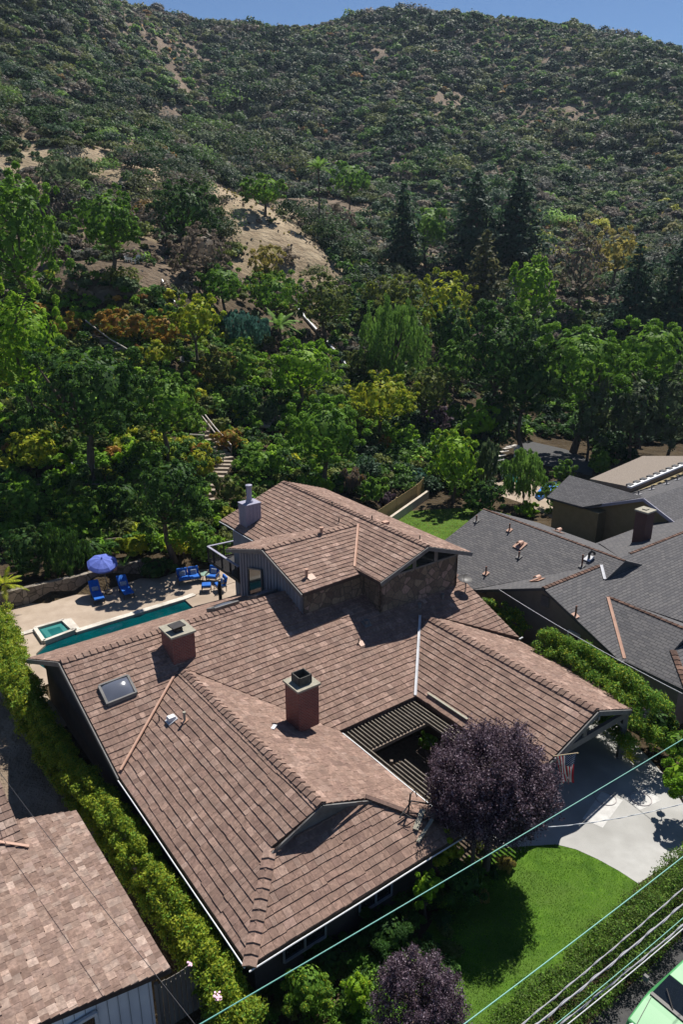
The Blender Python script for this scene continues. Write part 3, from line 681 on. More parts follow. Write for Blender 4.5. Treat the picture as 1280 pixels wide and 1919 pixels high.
g=G(); wallpoly(g,[(31.3,27.6,0),(31.3,18.5,0),(31.3,18.5,2.3),(31.3,23.2,4.3),(31.3,27.6,2.5)],(.2,0)); boxw(g,31.5,18.7,55,27.6,0,2.3); boxw(g,31.2,15.3,36.6,19,0,2.2); boxw(g,31.3,27,42.0,32.7,0,2.3)
g.build('wall',M_tan,n2)
g=G(); wallpoly(g,[(34.92,22.42,4.1),(36.7,22.42,4.85),(38.48,22.42,4.1)],(0,.05)); g.build('dormer_gable_wall',mat('dark_slate',(.03,.045,.06),(.05,.065,.085),scale=4,rough=.6),n2)
g=G(); wallpoly(g,[(32.7,16.72,3.1),(34,16.72,3.8),(35.3,16.72,3.1)],(0,.05)); g.build('dormer_gable_wall',mat('dark_slate',(.03,.045,.06),(.05,.065,.085),scale=4,rough=.6),n2)
wc=(31.25,21.25,2.1)
g=G(); boxw(g,31.2,21.0,31.28,21.6,1.75,2.55); wn=g.build('window',M_glass,n2)
g=G()
for a_,b_ in (((20.95,1.7),(21.65,1.7)),((21.65,1.7),(21.65,2.6)),((21.65,2.6),(20.95,2.6)),((20.95,2.6),(20.95,1.7))): g.bar(W(31.2,*a_),W(31.2,*b_),.1,.08)
g.build('window_frame',M_white,wn)
g=G(); boxw(g,31.22,23.1,31.28,23.6,3.3,3.9)
for k in range(6): g.bar(W(31.2,23.1,3.34+k*.1),W(31.2,23.6,3.34+k*.1),.03,.03)
g.build('louvre_vent',M_trim,n2)
g=G(); boxw(g,42.1,24.5,42.95,25.3,3.6,5.9); ch=g.build('chimney',mat('dark_brick',(.10,.035,.03),(.07,.03,.028),brick=(.21,.075,.010,(.10,.08,.07)),scale=3,c3=(.06,.03,.028),rough=.9),n2)
g=G(); boxw(g,42.03,24.43,43.02,25.37,5.9,6.0); boxw(g,42.35,24.75,42.7,25.05,6.0,6.06); g.build('chimney_cap',M_cap,ch)
def hoodvent(px,f,parent,m=M_cop,s=.36):
    # terracotta hooded roof vent: half drum on a plate
    p,q=px; plate((p,q),f,s*.9,m if m is M_cop else M_galv,parent)
    g=G(); o=roofpt(f,p,q,.07); n=9; vs=[]; 
    for k in range(n):
        a=math.pi*k/(n-1); vs.append(o+AX*(-.42*s)+BX*(math.cos(a)*s*.55)+Vector((0,0,math.sin(a)*s*.62+.02)))
    for k in range(n):
        a=math.pi*k/(n-1); vs.append(o+AX*(.55*s)+BX*(math.cos(a)*s*.4)+Vector((0,0,math.sin(a)*s*.35+.12)))
    g.add(vs,[(k,k+1,n+k+1,n+k) for k in range(n-1)]+[tuple(range(n,2*n))])
    g.build('hood_vent',m,parent)
for u,v in ((975,1023),(1047,998)): hoodvent(onf(u,v,fA),fA,rf)
hoodvent(onf(1007,1088,fR),fR,rf); hoodvent(onf(1203,1012,fR),fR,rf)
for u,v,h in ((893,978,.45),(955,995,.5),(973,1045,.4),(911,1076,.5),(1091,1062,.75),(1079,1155,.6)):
    f=fR if v>1100 else fA; p,q=onf(u,v,f); plate((p,q),f,.16,M_cop if h in (.5,.6) else M_trim,rf); pipe(roofpt(f,p,q),h,.05,mat('rusty_pipe',(.12,.05,.03),(.2,.09,.06),scale=8,rough=.8),rf)
p,q=onf(1104,1048,fA); plate((p,q),fA,.22,M_galv,rf); g=G(); o=roofpt(fA,p,q); g.tube([o,o+Vector((0,0,.35)),o+Vector((.12,0,.5)),o+Vector((.28,0,.42)),o+Vector((.3,0,.3))],.08,8); g.build('gooseneck_vent',M_black,rf)
# house behind it
n3=thing('neighbour_house','house with brown gravel roof and ochre gable wall at the right frame edge','house',W(52,31,0),HA)
fN=lambda p,q:4.3-.41*abs(q-28.8)
fL=lambda p,q:3.9-.5*abs(p-50.35)
r3=roofset('roof',n3,[([(48.8,33.5),(75,33.5),(75,28.8),(48.8,28.8)],fN),([(48.8,24.1),(48.8,28.8),(75,28.8),(75,24.1)],fN),
 ([(47.7,36.5),(50.35,36.5),(50.35,29.8),(47.85,33.2)],fL),([(50.35,36.5),(53.,36.5),(53.,33.2),(50.35,29.8)],fL)],M_shing2)
c=[at(1106,899,2.9),at(1205,856,2.9),at(1330,856,2.9),at(1290,870,2.9),at(1182,914,2.9)]
g=G(); g.prism([(x.x,x.y) for x in c],2.5,2.98); g.build('gravel_roof',M_gravel,n3)
g=G(); a_=at(1180,913,3.3);b_=at(1330,851,3.3); g.bar(a_,b_,.35,.14); pr=g.build('parapet',M_white,n3)
g=G()
for k in range(13): g.bar(a_.lerp(b_,(k+.15)/13)+Vector((-.12,.15,.06)),a_.lerp(b_,(k+.62)/13)+Vector((-.12,.15,.06)),.42,.14)
g.build('parapet_block',M_soff,pr)
g=G(); boxw(g,49.3,24.6,74,33.0,0,2.35); wallpoly(g,[(49.2,33.2,0),(49.2,24.4,0),(49.2,24.4,2.3),(49.2,28.8,4.1),(49.2,33.2,2.4)],(.15,0)); boxw(g,48.2,32,52.6,36.2,0,2.4); boxw(g,54,33,70,36,0,2.45); g.build('wall',M_ochre,n3)
g=G(); g.bar(W(48.7,33.5,2.35),W(48.7,28.8,4.28),.08,.22); g.bar(W(48.7,28.8,4.28),W(48.7,24.1,2.35),.08,.22); g.build('fascia_board',M_metalpaint,r3)
for u,v in ((1197,928),(1222,918),(1250,908),(1270,900)):
    p,q=onf(u,v,fN); plate((p,q),fN,.22,M_galv,r3); pipe(roofpt(fN,p,q),.4,.06,M_trim,r3)
# house at the left front
n1=thing('neighbour_house','house with sun-bleached shake roof and white gable wall at lower left','house',W(3.5,20,0),HA)
fN1=lambda p,q:2.5+.25*(5.8-p) if p>1.25 else 3.64-.3*(1.25-p)
fN1b=lambda p,q:3.06+.33*(q-22.6)
PINK=[(.27,.195,.165),(.24,.17,.145),(.30,.22,.185),(.26,.19,.165),(.22,.155,.13),(.33,.255,.22)]
g=G(); 
for pl,u in (([(5.8,15.95),(5.78,23.95),(1.25,24.4),(1.25,15.75)],(-1,0)),([(1.25,24.4),(1.25,15.75),(-4,15.75),(-4,24.4)],(1,0))):
    shakes(g,pl,fN1,u,seed=51,ex=.24,wmin=.14,wmax=.34,lift=.05,light=.16,tones=PINK); slab(g,pl,fN1)
pl=[(3.72,22.6),(3.66,27),(-4,27),(-4,24.4),(1.25,24.45)]
shakes(g,pl,fN1b,(0,1),seed=53,ex=.3,tones=PINK,light=.12); slab(g,pl,fN1b,.2)
r1=g.build('roof',[M_shake,M_under],n1)
caps(W(1.25,15.8,3.64),W(1.25,21.5,3.64),dn(1,0,.25),dn(-1,0,.3),parent=r1,tones=PINK,seed=55,w_=.2)
g=G(); g.bar(W(3.78,22.5,3.12),W(1.3,24.3,3.76),.1,.03); g.build('copper_flashing',M_cop,r1)
M_wwall=mat('weathered_white_board',(.78,.79,.80),(.86,.87,.88),scale=1.6,rough=.7,c3=(.6,.62,.65))
g=G(); wallpoly(g,[(5.3,16.3,0),(-4,16.3,0),(-4,16.3,2.0),(1.25,16.3,3.45),(5.3,16.3,2.45)],(0,.15)); boxw(g,-3.5,16.5,5.2,23.6,0,2.3); 
wl=g.build('wall',M_wwall,n1)
g=G(); q=-3.8
while q<5.3: g.bar(W(q,16.27,0),W(q,16.27,(fN1(q,16)-.2)),.012,.02); q+=.3
g.build('board_joint',mat('joint_grey',(.3,.31,.33),rough=.9),n1)
g=G(); boxw(g,2.3,16.22,3.6,16.29,1.0,2.15); wn=g.build('window',M_glass,n1)
g=G()
for a_,b_ in (((2.25,.95),(3.65,.95)),((3.65,.95),(3.65,2.2)),((3.65,2.2),(2.25,2.2)),((2.25,2.2),(2.25,.95)),((2.95,.95),(2.95,2.2))): g.bar(W(a_[0],16.18,a_[1]),W(b_[0],16.18,b_[1]),.09,.09)
g.build('window_frame',M_white,wn)
# ------------------------------------------------------------------ fences, walls, pool
def fence(pts,h,name,label,mats,bw=.14,gap=.012,post=2.2,zf=None,rail=True):
    t=thing(name,label,'fence',pts[0]); g=G(); gp=[]
    for a_,b_ in zip(pts,pts[1:]):
        L=(b_-a_).length; n=max(1,int(L/bw)); d=(b_-a_)/n; ang=math.atan2(d.y,d.x)
        for i in range(n):
            c_=a_+d*(i+.5); z=zf(c_.x,c_.y) if zf else c_.z; hh=h*rnd.uniform(.985,1.015)
            g.box((c_.x,c_.y,z+hh/2),(bw-gap,.02,hh),ang)
        if rail:
            for zr in (.25,.85): 
                za=zf(a_.x,a_.y) if zf else a_.z; zb=zf(b_.x,b_.y) if zf else b_.z
                n_=Vector((-d.y,d.x,0)).normalized()*.04; g.bar(Vector((a_.x,a_.y,za+h*zr))+n_,Vector((b_.x,b_.y,zb+h*zr))+n_,.04,.08)
    g.build('boards',mats,t)
    for a_ in pts:
        g=G(); z=zf(a_.x,a_.y) if zf else a_.z; g.bar((a_.x,a_.y,z),(a_.x,a_.y,z+h+.08),.1); g.build('post',mats,t)
    return t
M_fgrey=mat('weathered_fence',(.13,.115,.10),(.21,.19,.17),scale=3,stretch=(1,1,.2),rough=.9)
M_bamboo=mat('bamboo',(.42,.29,.12),(.52,.37,.17),scale=6,stretch=(1,1,.15),rough=.6)
fence([W(5.4,16.2),W(6.9,16.2)],1.9,'board_fence','short weathered grey board fence beside the white gable wall',M_fgrey)
fence([W(7.2,15.0),W(7.2,19),W(7.2,23),W(7.15,27)],1.75,'board_fence','dark board fence between the left hedge and the long white gutter',M_fgrey)
fence([Vector((2.6,57,0)),Vector((4.6,60.5,0)),Vector((6.6,64.,0)),Vector((7.4,66.,0))],1.35,'bamboo_fence','pale bamboo fence climbing beside the back lawn behind the upper roof',M_bamboo,bw=.07,zf=lambda x,y:max(hz1(x,y),.2))
g=G(); a_,b_=Vector((3.4,57.3,0)),Vector((7.7,65.,0))
n=12
for i in range(n):
    p0=a_.lerp(b_,i/n); p1=a_.lerp(b_,(i+1)/n); z=.7; g.bar((p0.x,p0.y,z/2),(p1.x,p1.y,z/2),.24,z)
tag(g.build('stone_kerb_wall',mat('pale_stone',(.40,.34,.27),(.52,.46,.38),scale=2,rough=.9,bump=.5),None),'low pale stone wall running along the bamboo fence','wall')
fence([W(28.9,12.5),W(32.3,12.6),W(34.5,12.7)],1.7,'board_fence','orange brown timber fence at right below the grey hip roof',mat('cedar_fence',(.30,.17,.07),(.38,.23,.10),scale=3,stretch=(1,1,.2),rough=.8))
M_fstone=mat('field_stone',(.17,.14,.11),(.30,.26,.21),scale=1.3,rough=.95,bump=.6,bscale=8,stone=(2.0,(.08,.07,.055),(.36,.31,.26)),bdist=.03)
g=G(); wl=[W(7.2,47.0),W(10,47.15),W(13,46.9),W(16,46.9),W(18.3,46.6)]
for a_,b_ in zip(wl,wl[1:]): 
    n_=Vector((-(b_-a_).y,(b_-a_).x,0)).normalized()*.4
    g.prism([a_[:2],b_[:2],(b_+n_)[:2],(a_+n_)[:2]],0,[1.25,1.3,1.28,1.22])
tag(g.build('stone_retaining_wall',M_fstone),'curved stone retaining wall behind the pool patio','wall')
M_patio=mat('patio_concrete',(.33,.26,.20),(.41,.33,.26),scale=1.1,rough=.85,bump=.2,bscale=20,c3=(.27,.21,.16),spec=.2)
M_cop2=mat('flagstone_coping',(.50,.46,.40),(.62,.58,.52),scale=5,rough=.8,bump=.7,bscale=5,c3=(.38,.34,.29),bdist=.03)
M_water=mat('pool_water',(.0,.03,.038),(.0,.062,.07),scale=.5,rough=.04,spec=.6,bump=.12,bscale=3,bdist=.05)
M_spa=mat('spa_water',(.01,.10,.105),(.02,.14,.14),scale=.9,rough=.06,spec=.6)
M_spa2=mat('spa_step',(.04,.19,.18),(.06,.23,.22),scale=.9,rough=.06,spec=.6)
def pf(name,pq,z,m,th=.12): return flat(name,[W(*x) for x in pq],z,m,th)
pool_edge=[(18.6,41.9),(11.5,41.75),(9.7,41.35),(8.9,40.6),(8.6,39.6),(8.9,38.3),(10,37.4),(18.4,37.3)]
pf('pool_patio',[(18.6,41.9),(24.5,42.2),(24.5,48),(18.4,48),(18.3,46.6),(16,46.9),(13,46.9),(10,47.1),(6.2,47),(6.2,43.5),(9.6,43.5),(11.5,43.6),(11.5,41.75)],.16,M_patio,.2)
pf('pool_patio',[(18.6,41.9),(18.4,37.3),(18.4,35.4),(24.5,35.4),(24.5,42.2)],.13,M_patio)
pf('pool_patio',[(6.2,43.5),(6.2,33),(8.1,33),(8.1,37),(10,37.3),(8.9,38.3),(8.6,39.6),(8.9,40.6),(9.7,41.35),(9.6,43.5)],.13,M_patio)
pf('pool_water',pool_edge,.03,M_water,.02)
g=G()
for a_,b_ in zip([(11.5,41.75),(13.9,41.8),(16.2,41.85),(18.6,41.9)],[(13.9,41.8),(16.2,41.85),(18.6,41.9),(19.4,42.0)]): g.bar(W(*a_,.1),W(*b_,.1),.42,.2)
g.bar(W(6.6,43.4,.1),W(9.6,43.3,.1),.4,.22); g.bar(W(11.6,43.5,.12),W(11.6,41.7,.12),.45,.2)
struct(g.build('pool_coping',M_cop2))
spa=thing('spa','square hot tub with pale stone coping beside the pool end','hot tub',W(10.6,42.5,0),HA)
g=G(); S=[(9.65,43.35),(11.35,43.35),(11.45,41.75),(9.6,41.45)]
for a_,b_ in zip(S,S[1:]+S[:1]): g.bar(W(*a_,.17),W(*b_,.17),.22 if a_!=S[1] else .3,.34)
g.build('coping',M_cop2,spa)
g=G(); g.prism([W(*x)[:2] for x in S],.03,.2); g.build('water',M_spa,spa)
g=G(); g.prism([W(*x)[:2] for x in ((9.9,43.1),(11.1,43.1),(11.1,42.8),(9.9,42.8))],.19,.215); g.prism([W(*x)[:2] for x in ((9.9,42.8),(10.2,42.8),(10.2,41.9),(9.9,41.9))],.19,.214); g.prism([W(*x)[:2] for x in ((10.9,42.8),(11.15,42.8),(11.15,42.0),(10.9,42.0))],.19,.213); g.build('bench_ledge',M_spa2,spa)
# ------------------------------------------------------------------ patio furniture
M_blue=mat('blue_cushion',(.004,.09,.40),(.006,.13,.52),scale=5,rough=.8,bump=.3)
M_pillow=mat('patterned_pillow',(.45,.47,.5),(.16,.22,.34),scale=14,rough=.9)
M_frame=mat('bronze_frame',(.06,.045,.035),rough=.5)
def softbox(g,c_,s,M=None,rz=0): 
    for k,sc in ((-.5,.93),(0,1),(.5,.93)): pass
    g.box(c_,s,rz,M=M)
def lounger(label):
    t=local('sun_lounger',label,'sun lounger','blue sun loungers by the pool')
    g=G()
    for s in (-.31,.31): g.bar((s,-.95,.3),(s,.35,.3),.05); g.bar((s,.3,.3),(s,.85,.78),.05)
    for s in (-.31,.31):
        for y in (-.85,.3): g.bar((s,y,0),(s,y,.3),.05)
    g.build('frame',M_frame,t)
    g=G(); g.box((0,-.33,.38),(.64,1.3,.11)); g.build('seat_cushion',M_blue,t,bevel=.04)
    g=G(); Mx=Matrix.Rotation(R(40),3,'X'); g.box((0,.6,.66),(.64,.85,.11),M=Mx); g.build('back_cushion',M_blue,t,bevel=.04)
    g=G(); g.box((0,.36,.56),(.42,.3,.1),M=Mx); g.build('pillow',M_pillow,t,bevel=.04)
    return t
def orient(o,head,foot,z=.16):
    c_=(head+foot)/2; d=head-foot; place(o,(c_.x,c_.y,z),math.atan2(d.y,d.x)-math.pi/2)
L1=lounger('blue cushioned sun lounger standing left of the umbrella pole'); orient(L1,at(172,1098,.4),at(190,1134,.4))
L2=dup(L1,(0,0,0),0,'blue cushioned sun lounger standing right of the umbrella pole'); orient(L2,at(223,1090,.4),at(246,1122,.4))
um=thing('patio_umbrella','lavender blue patio umbrella open between the two loungers','umbrella',W(15.1,46.0,.16))
M_umb=mat('lavender_canvas',(.11,.16,.56),(.15,.21,.64),scale=3,rough=.8,trans=.25)
base=at(203,1112,.16); g=G(); tp=base+Vector((-.22,.1,2.45)); g.tube([base,base.lerp(tp,.7),tp],.025,7); g.build('pole',M_trim,um)
g=G(); g.lathe(base,[(.24,0),(.24,.06),(.06,.1),(.05,.2)],14); g.build('base',M_frame,um)
g=G(); tilt=Matrix.Rotation(R(14),3,'X')@Matrix.Rotation(R(6),3,'Y'); vs=[Vector((0,0,.0))]; n=8
for rr,zz in ((.45,-.10),(.82,-.25),(.98,-.38),(.98,-.48)):
    for k in range(n*2):
        an=math.pi*k/n; s_=1 if k%2==0 else .955; vs.append(Vector((math.cos(an)*rr*s_,math.sin(an)*rr*s_,zz+(0 if k%2==0 else -.03))))
m2=2*n; fs=[(0,1+k,1+(k+1)%m2) for k in range(m2)]+[(1+r_*m2+k,1+(r_+1)*m2+k,1+(r_+1)*m2+(k+1)%m2,1+r_*m2+(k+1)%m2) for r_ in range(3) for k in range(m2)]
g.add([tp+tilt@v for v in vs],fs); g.build('canopy',M_umb,um)
g=G()
for k in range(n):
    an=2*math.pi*k/n; g.bar(tp+Vector((0,0,-.04)),tp+tilt@Vector((math.cos(an)*.96,math.sin(an)*.96,-.41)),.02)
g.build('ribs',M_frame,um)
g=G(); g.lathe(tp,[(.05,0),(.03,.08),(.0,.12)],8); g.build('finial',M_umb,um)
def seat(name,label,cat,wd,dp,back=True,n=1,grp=None,arms=True):
    t=local(name,label,cat,grp); g=G()
    for sx in (-1,1):
        for sy in (-1,1): g.bar((sx*wd/2*.94,sy*dp/2*.9,0),(sx*wd/2*.94,sy*dp/2*.9,.34),.04)
        g.bar((sx*wd/2,-dp/2,.34),(sx*wd/2,dp/2,.34),.04)
        if back and arms: g.bar((sx*wd/2,-dp/2,.34),(sx*wd/2,-dp/2+.05,.6),.04); g.bar((sx*wd/2,-dp/2,.6),(sx*wd/2,dp/2,.62),.05)
    g.bar((-wd/2,-dp/2,.34),(wd/2,-dp/2,.34),.04); g.bar((-wd/2,dp/2,.34),(wd/2,dp/2,.34),.04)
    g.build('frame',M_frame,t)
    for k in range(n):
        cx=-wd/2+wd/n*(k+.5); g=G(); g.box((cx,0,.43),(wd/n-.03,dp-.03,.16)); g.build('seat_cushion',M_blue,t,bevel=.04)
        if back:
            g=G(); g.box((cx,dp/2,.74),(wd/n-.04,.14,.5),M=Matrix.Rotation(R(-14),3,'X')); g.build('back_cushion',M_blue,t,bevel=.04)
            g=G(); g.box((cx,dp/2-.16,.66),(.4,.12,.34),M=Matrix.Rotation(R(-20),3,'X')); g.build('pillow',M_pillow,t,bevel=.04)
    return t
a=seat('loveseat','blue two-cushion loveseat on the patio at the foot of the slope','loveseat',1.5,.7,True,2); place(a,at(354,1092,.16),HA-.25)
a=seat('armchair','blue armchair with pillow right of the small glass table','armchair',.75,.7,True,1); place(a,at(399,1089,.16),HA-.9)
a=seat('ottoman','square blue ottoman standing in front of the glass table','ottoman',.62,.6,False,1); place(a,at(387,1107,.16),HA-.5)
a=seat('armchair','blue chair half hidden behind the deck post','armchair',.7,.65,True,1); place(a,at(413,1106,.16),HA-1.7)
t=local('side_table','small glass topped table between the loveseat and armchair','table'); g=G()
for k in range(4): an=k*math.pi/2+.7; g.bar((math.cos(an)*.2,math.sin(an)*.2,0),(math.cos(an)*.25,math.sin(an)*.25,.5),.03)
g.build('legs',M_frame,t); g=G(); g.lathe((0,0,.5),[(.36,0),(.37,.015),(.36,.03),(.0,.03)],18); g.build('glass_top',mat('pale_green_glass',(.25,.36,.30),rough=.15,spec=.7),t); place(t,at(384,1088,.16),0)
t=thing('flower_pot','terracotta pot with magenta flowers on the stone wall behind the umbrella','plant pot',at(215,1068,1.3)); g=G(); g.lathe(at(215,1068,1.3),[(.12,0),(.17,.28),(.19,.3),(.15,.3)],12); g.build('pot',M_cop,t)
# ------------------------------------------------------------------ foliage tools
def quads(cen,nrm,size,asp=.55,flat_=0.):
    N=len(cen); rv=RNG.normal(size=(N,3)); t=np.cross(nrm,rv); t/=np.linalg.norm(t,axis=1,keepdims=True)+1e-9
    b=np.cross(nrm,t); b/=np.linalg.norm(b,axis=1,keepdims=True)+1e-9
    s=size[:,None]; V=np.stack([cen+t*s,cen+b*s*asp,cen-t*s,cen-b*s*asp],1).reshape(-1,3)
    return V,np.arange(4*N).reshape(-1,4)
def lobes(rx,ry,rz,n,lr=.36,low=-.6):
    P=[]; 
    while len(P)<n:
        d=RNG.normal(size=3); d/=np.linalg.norm(d)
        if d[2]<low: continue
        k=RNG.uniform(.5,.86); P.append((d[0]*rx*k,d[1]*ry*k,d[2]*rz*k,lr*RNG.uniform(.7,1.25)))
    return np.array(P)
def crownpts(N,L,R3,under=.25):
    w_=L[:,3]**2; i=RNG.choice(len(L),N,p=w_/w_.sum()); d=RNG.normal(size=(N,3)); d/=np.linalg.norm(d,axis=1,keepdims=True)
    fl=(d[:,2]<-.15)&(RNG.random(N)>under); d[fl,2]*=-1
    rad=L[i,3]*(.62+.42*RNG.random(N)**.6)
    c_=L[i,:3]+d*rad[:,None]*np.array(R3)+RNG.normal(size=(N,3))*L[i,3:4]*.13*np.array(R3)
    return c_,d,i
PAL={'lime':[(.15,.19,.015),(.21,.225,.02),(.09,.135,.013)],'hedge':[(.05,.085,.016),(.075,.11,.02),(.035,.065,.012)],
'dark':[(.026,.064,.013),(.042,.09,.018),(.02,.05,.013)],
'mid':[(.075,.15,.018),(.105,.19,.022),(.052,.115,.016)],
'bright':[(.125,.225,.014),(.17,.28,.018),(.095,.185,.014)],
'yellow':[(.21,.235,.018),(.27,.27,.022),(.14,.19,.016)],
'olive':[(.08,.10,.025),(.10,.12,.028),(.062,.08,.02)],
'grey':[(.085,.088,.072),(.105,.103,.085),(.068,.07,.058)],
'dry':[(.12,.095,.075),(.10,.08,.065),(.15,.12,.09)],
'rust':[(.22,.12,.025),(.25,.15,.03),(.13,.14,.02),(.18,.09,.025)],
'blue':[(.04,.10,.075),(.055,.12,.09),(.035,.085,.07)],
'purple':[(.042,.026,.037),(.064,.042,.058),(.028,.018,.026),(.15,.118,.145)],
'willow':[(.085,.16,.028),(.115,.195,.035),(.07,.13,.025)],
'greyg':[(.065,.095,.042),(.085,.115,.055),(.05,.075,.035)],
'conif':[(.022,.047,.025),(.030,.06,.03),(.018,.038,.02)],
'cbrown':[(.05,.053,.022),(.065,.062,.028),(.038,.045,.02)],
'gold':[(.21,.175,.045),(.25,.21,.06),(.16,.145,.04)]}
def hcol(pal,li,N,nl,mix=.5):
    P=np.array(PAL[pal]); lc=P[RNG.integers(0,len(P),nl)]*RNG.uniform(.82,1.18,(nl,1)); return (lc[li]*(1-mix)+P[RNG.integers(0,len(P),N)]*mix)*RNG.uniform(.7,1.3,(N,1))
def foliage(c_,rx,ry,rz,dist,pal,dens=1.,leaf=None,nl=None,lr=None,asp=.55,up=.25,style='round',pal2=None,under=.25):
    """returns V,Q,col in world space"""
    lf=leaf or max(.04,.0014*dist); R_=(rx*ry*rz)**(1/3)
    nl=int((nl or np.clip(15*(R_/max(1.3,dist*.028))**2,10,60))*1.8); l_r=(lr or (1.5/math.sqrt(nl)))
    L=lobes(rx,ry,rz,nl); L[:,3]*=l_r
    area=4*math.pi*((rx*ry)**.8+2*(((rx+ry)/2)*rz)**.8)/3*1.0
    N=int(min(70000,dens*2.2*area/(2*lf*lf*asp)*.62))
    c0,d,i=crownpts(N,L,(rx,ry,rz),under)
    if style=='droop':
        c0[:,2]-=RNG.random(N)**2*rz*.35; d=d*.4; nr=d+RNG.normal(size=(N,3))*.5
    nr=d*.55+RNG.normal(size=(N,3))*.7+np.array([0,0,up]); nr/=np.linalg.norm(nr,axis=1,keepdims=True)
    s=lf*RNG.uniform(.6,1.35,N)
    col=hcol(pal,i,N,nl)
    if pal2:
        m_=RNG.random(N)<.18; col[m_]=np.array(PAL[pal2])[RNG.integers(0,len(PAL[pal2]),m_.sum())]
    # inner fill, larger leaves
    k=int(N*.05); dd=RNG.normal(size=(k,3)); dd/=np.linalg.norm(dd,axis=1,keepdims=True); ci=dd*np.array([rx,ry,rz])*(.3+.35*RNG.random((k,1))); 
    c0=np.r_[c0,ci]; nr=np.r_[nr,dd]; s=np.r_[s,lf*RNG.uniform(2.2,3.4,k)]; col=np.r_[col,np.array(PAL[pal])[RNG.integers(0,len(PAL[pal]),k)]*.9]
    if style=='droop':
        V,Q_=quads(c0,nr,s,asp)
        V=V.reshape(-1,4,3); V[:,0,2]=c0[:,2]+s*.9; V[:,2,2]=c0[:,2]-s*1.2; V[:,0,:2]=c0[:,:2]; V[:,2,:2]=c0[:,:2]+RNG.normal(size=(len(c0),2))*.15*s[:,None]; V=V.reshape(-1,3)
    else: V,Q_=quads(c0,nr,s,asp)
    return V+np.array(c_),Q_,col,L
def trunk(g,base,cc,L,r0,nl=5):
    base=Vector(base); cc=Vector(cc); H_=(cc-base).length; fork=base.lerp(cc,.6)+Vector((RNG.normal()*.06*H_,RNG.normal()*.06*H_,0))
    g.tube([base-Vector((0,0,.3)),base.lerp(fork,.5)+Vector((RNG.normal()*.04*H_,0,0)),fork],[r0*1.25,r0*.9,r0*.75],8)
    idx_=RNG.permutation(len(L))[:nl]
    for k in idx_:
        e=cc+Vector(L[k,:3].tolist()); m_=fork.lerp(e,.5)+Vector((RNG.normal()*.08*H_,RNG.normal()*.08*H_,.05*H_)); g.tube([fork,m_,e],[r0*.6,r0*.38,r0*.12],6)
def geom(u,vt,vb,w_,vbase,dY=0):
    P=hit(u,vbase) if vbase>=0 else None; Y=P.y+dY
    cc=atY(u,(vt+vb)/2,Y); D=(cc-Vector((0,0,HC))).length
    rx=w_/2*Y/F*1.36; rz=1.28*(vb-vt)/2*D/F/ max(.82,math.cos(math.atan2(HC-cc.z,Y)))
    b=Vector((cc.x,Y,hz1(cc.x,Y))); return b,cc,rx,rz,D
def tree(name,label,cat,u,vt,vb,w_,vbase,pal,group=None,dens=1.,style='round',r0=None,pal2=None,nl=None,leaf=None,deep=1.,up=.25):
    b,cc,rx,rz,D=geom(u,vt,vb,w_,vbase)
    t=thing(name,label,cat,b,0,group)
    if cc.z-rz<b.z: cc.z=max(cc.z,b.z+rz*.75)
    V,Q_,col,L=foliage(cc,rx,rx*deep,rz,D,pal,dens,style=style,pal2=pal2,nl=nl,leaf=leaf,up=up)
    fastmesh('crown',V,Q_,col,M_leaf,t)
    g=G(); trunk(g,b,cc,L,r0 or max(.09,rx*.05)); g.build('trunk',M_bark,t,uv=False)
    return t
def shrub(name,label,cat,u,vt,vb,w_,pal,group=None,dens=1.,style='round',pal2=None,leaf=None,deep=.8,vbase=None,nl=None,up=.25):
    b,cc,rx,rz,D=geom(u,vt,vb,w_,vbase or vb); cc.z=max(cc.z,b.z+rz*.6)
    V,Q_,col,L=foliage(cc,rx,rx*deep,rz,D,pal,dens,style=style,pal2=pal2,leaf=leaf,nl=nl,up=up)
    o=fastmesh(name,V,Q_,col,M_leaf,origin=tuple(b)); return tag(o,label,cat,group)
def conifer(name,label,u,vt,vbase,w_,pal,group=None,sparse=1.,tiers=15):
    P=hit(u,vbase); Y=P.y; b=Vector((atY(u,vbase,Y).x,Y,0)); b.z=hz1(b.x,Y); top=atY(u,vt,Y).z; H_=top-b.z; Rw=w_/2*Y/F; D=math.hypot(Y,HC-b.z)
    t=thing(name,label,'tree',b,0,group); lf=max(.12,.0034*D); cs=[];ns=[]
    for k in range(tiers):
        f=k/(tiers-1); z=H_*(.12+.86*f); r_=Rw*(1-f)**.62*min(1,.55+f*3)*RNG.uniform(.85,1.12)+.1; nb=int(7+8*(1-f))
        for j in range(nb):
            a=RNG.uniform(0,6.28); rr=r_*RNG.uniform(.75,1.15); n=int(max(6,26*rr/Rw*sparse*(Rw/lf/9)))
            tt=RNG.random(n)**.7; wd=.16*rr*(1-.5*tt)+lf*.6
            x=np.cos(a)*tt*rr+RNG.normal(size=n)*wd; y=np.sin(a)*tt*rr+RNG.normal(size=n)*wd; zz=z-.22*rr*tt**1.5+RNG.normal(size=n)*H_/tiers*.22
            cs.append(np.stack([x,y,zz],1)); ns.append(np.tile([math.cos(a)*.5,math.sin(a)*.5,.8],(n,1)))
    c0=np.concatenate(cs); nr=np.concatenate(ns)+RNG.normal(size=c0.shape)*.4; nr/=np.linalg.norm(nr,axis=1,keepdims=True)
    V,Q_=quads(c0,nr,lf*RNG.uniform(.6,1.3,len(c0)),.5); Pn=np.array(PAL[pal]); col=Pn[RNG.integers(0,len(Pn),len(c0))]*RNG.uniform(.7,1.4,(len(c0),1))
    fastmesh('crown',V+np.array(b),Q_,col,M_leaf,t)
    g=G(); g.tube([b-Vector((0,0,.3)),b+Vector((0,0,H_*.5)),b+Vector((0,0,H_*.97))],[Rw*.1+.08,Rw*.06+.05,.03],7); g.build('trunk',M_bark,t,uv=False); return t
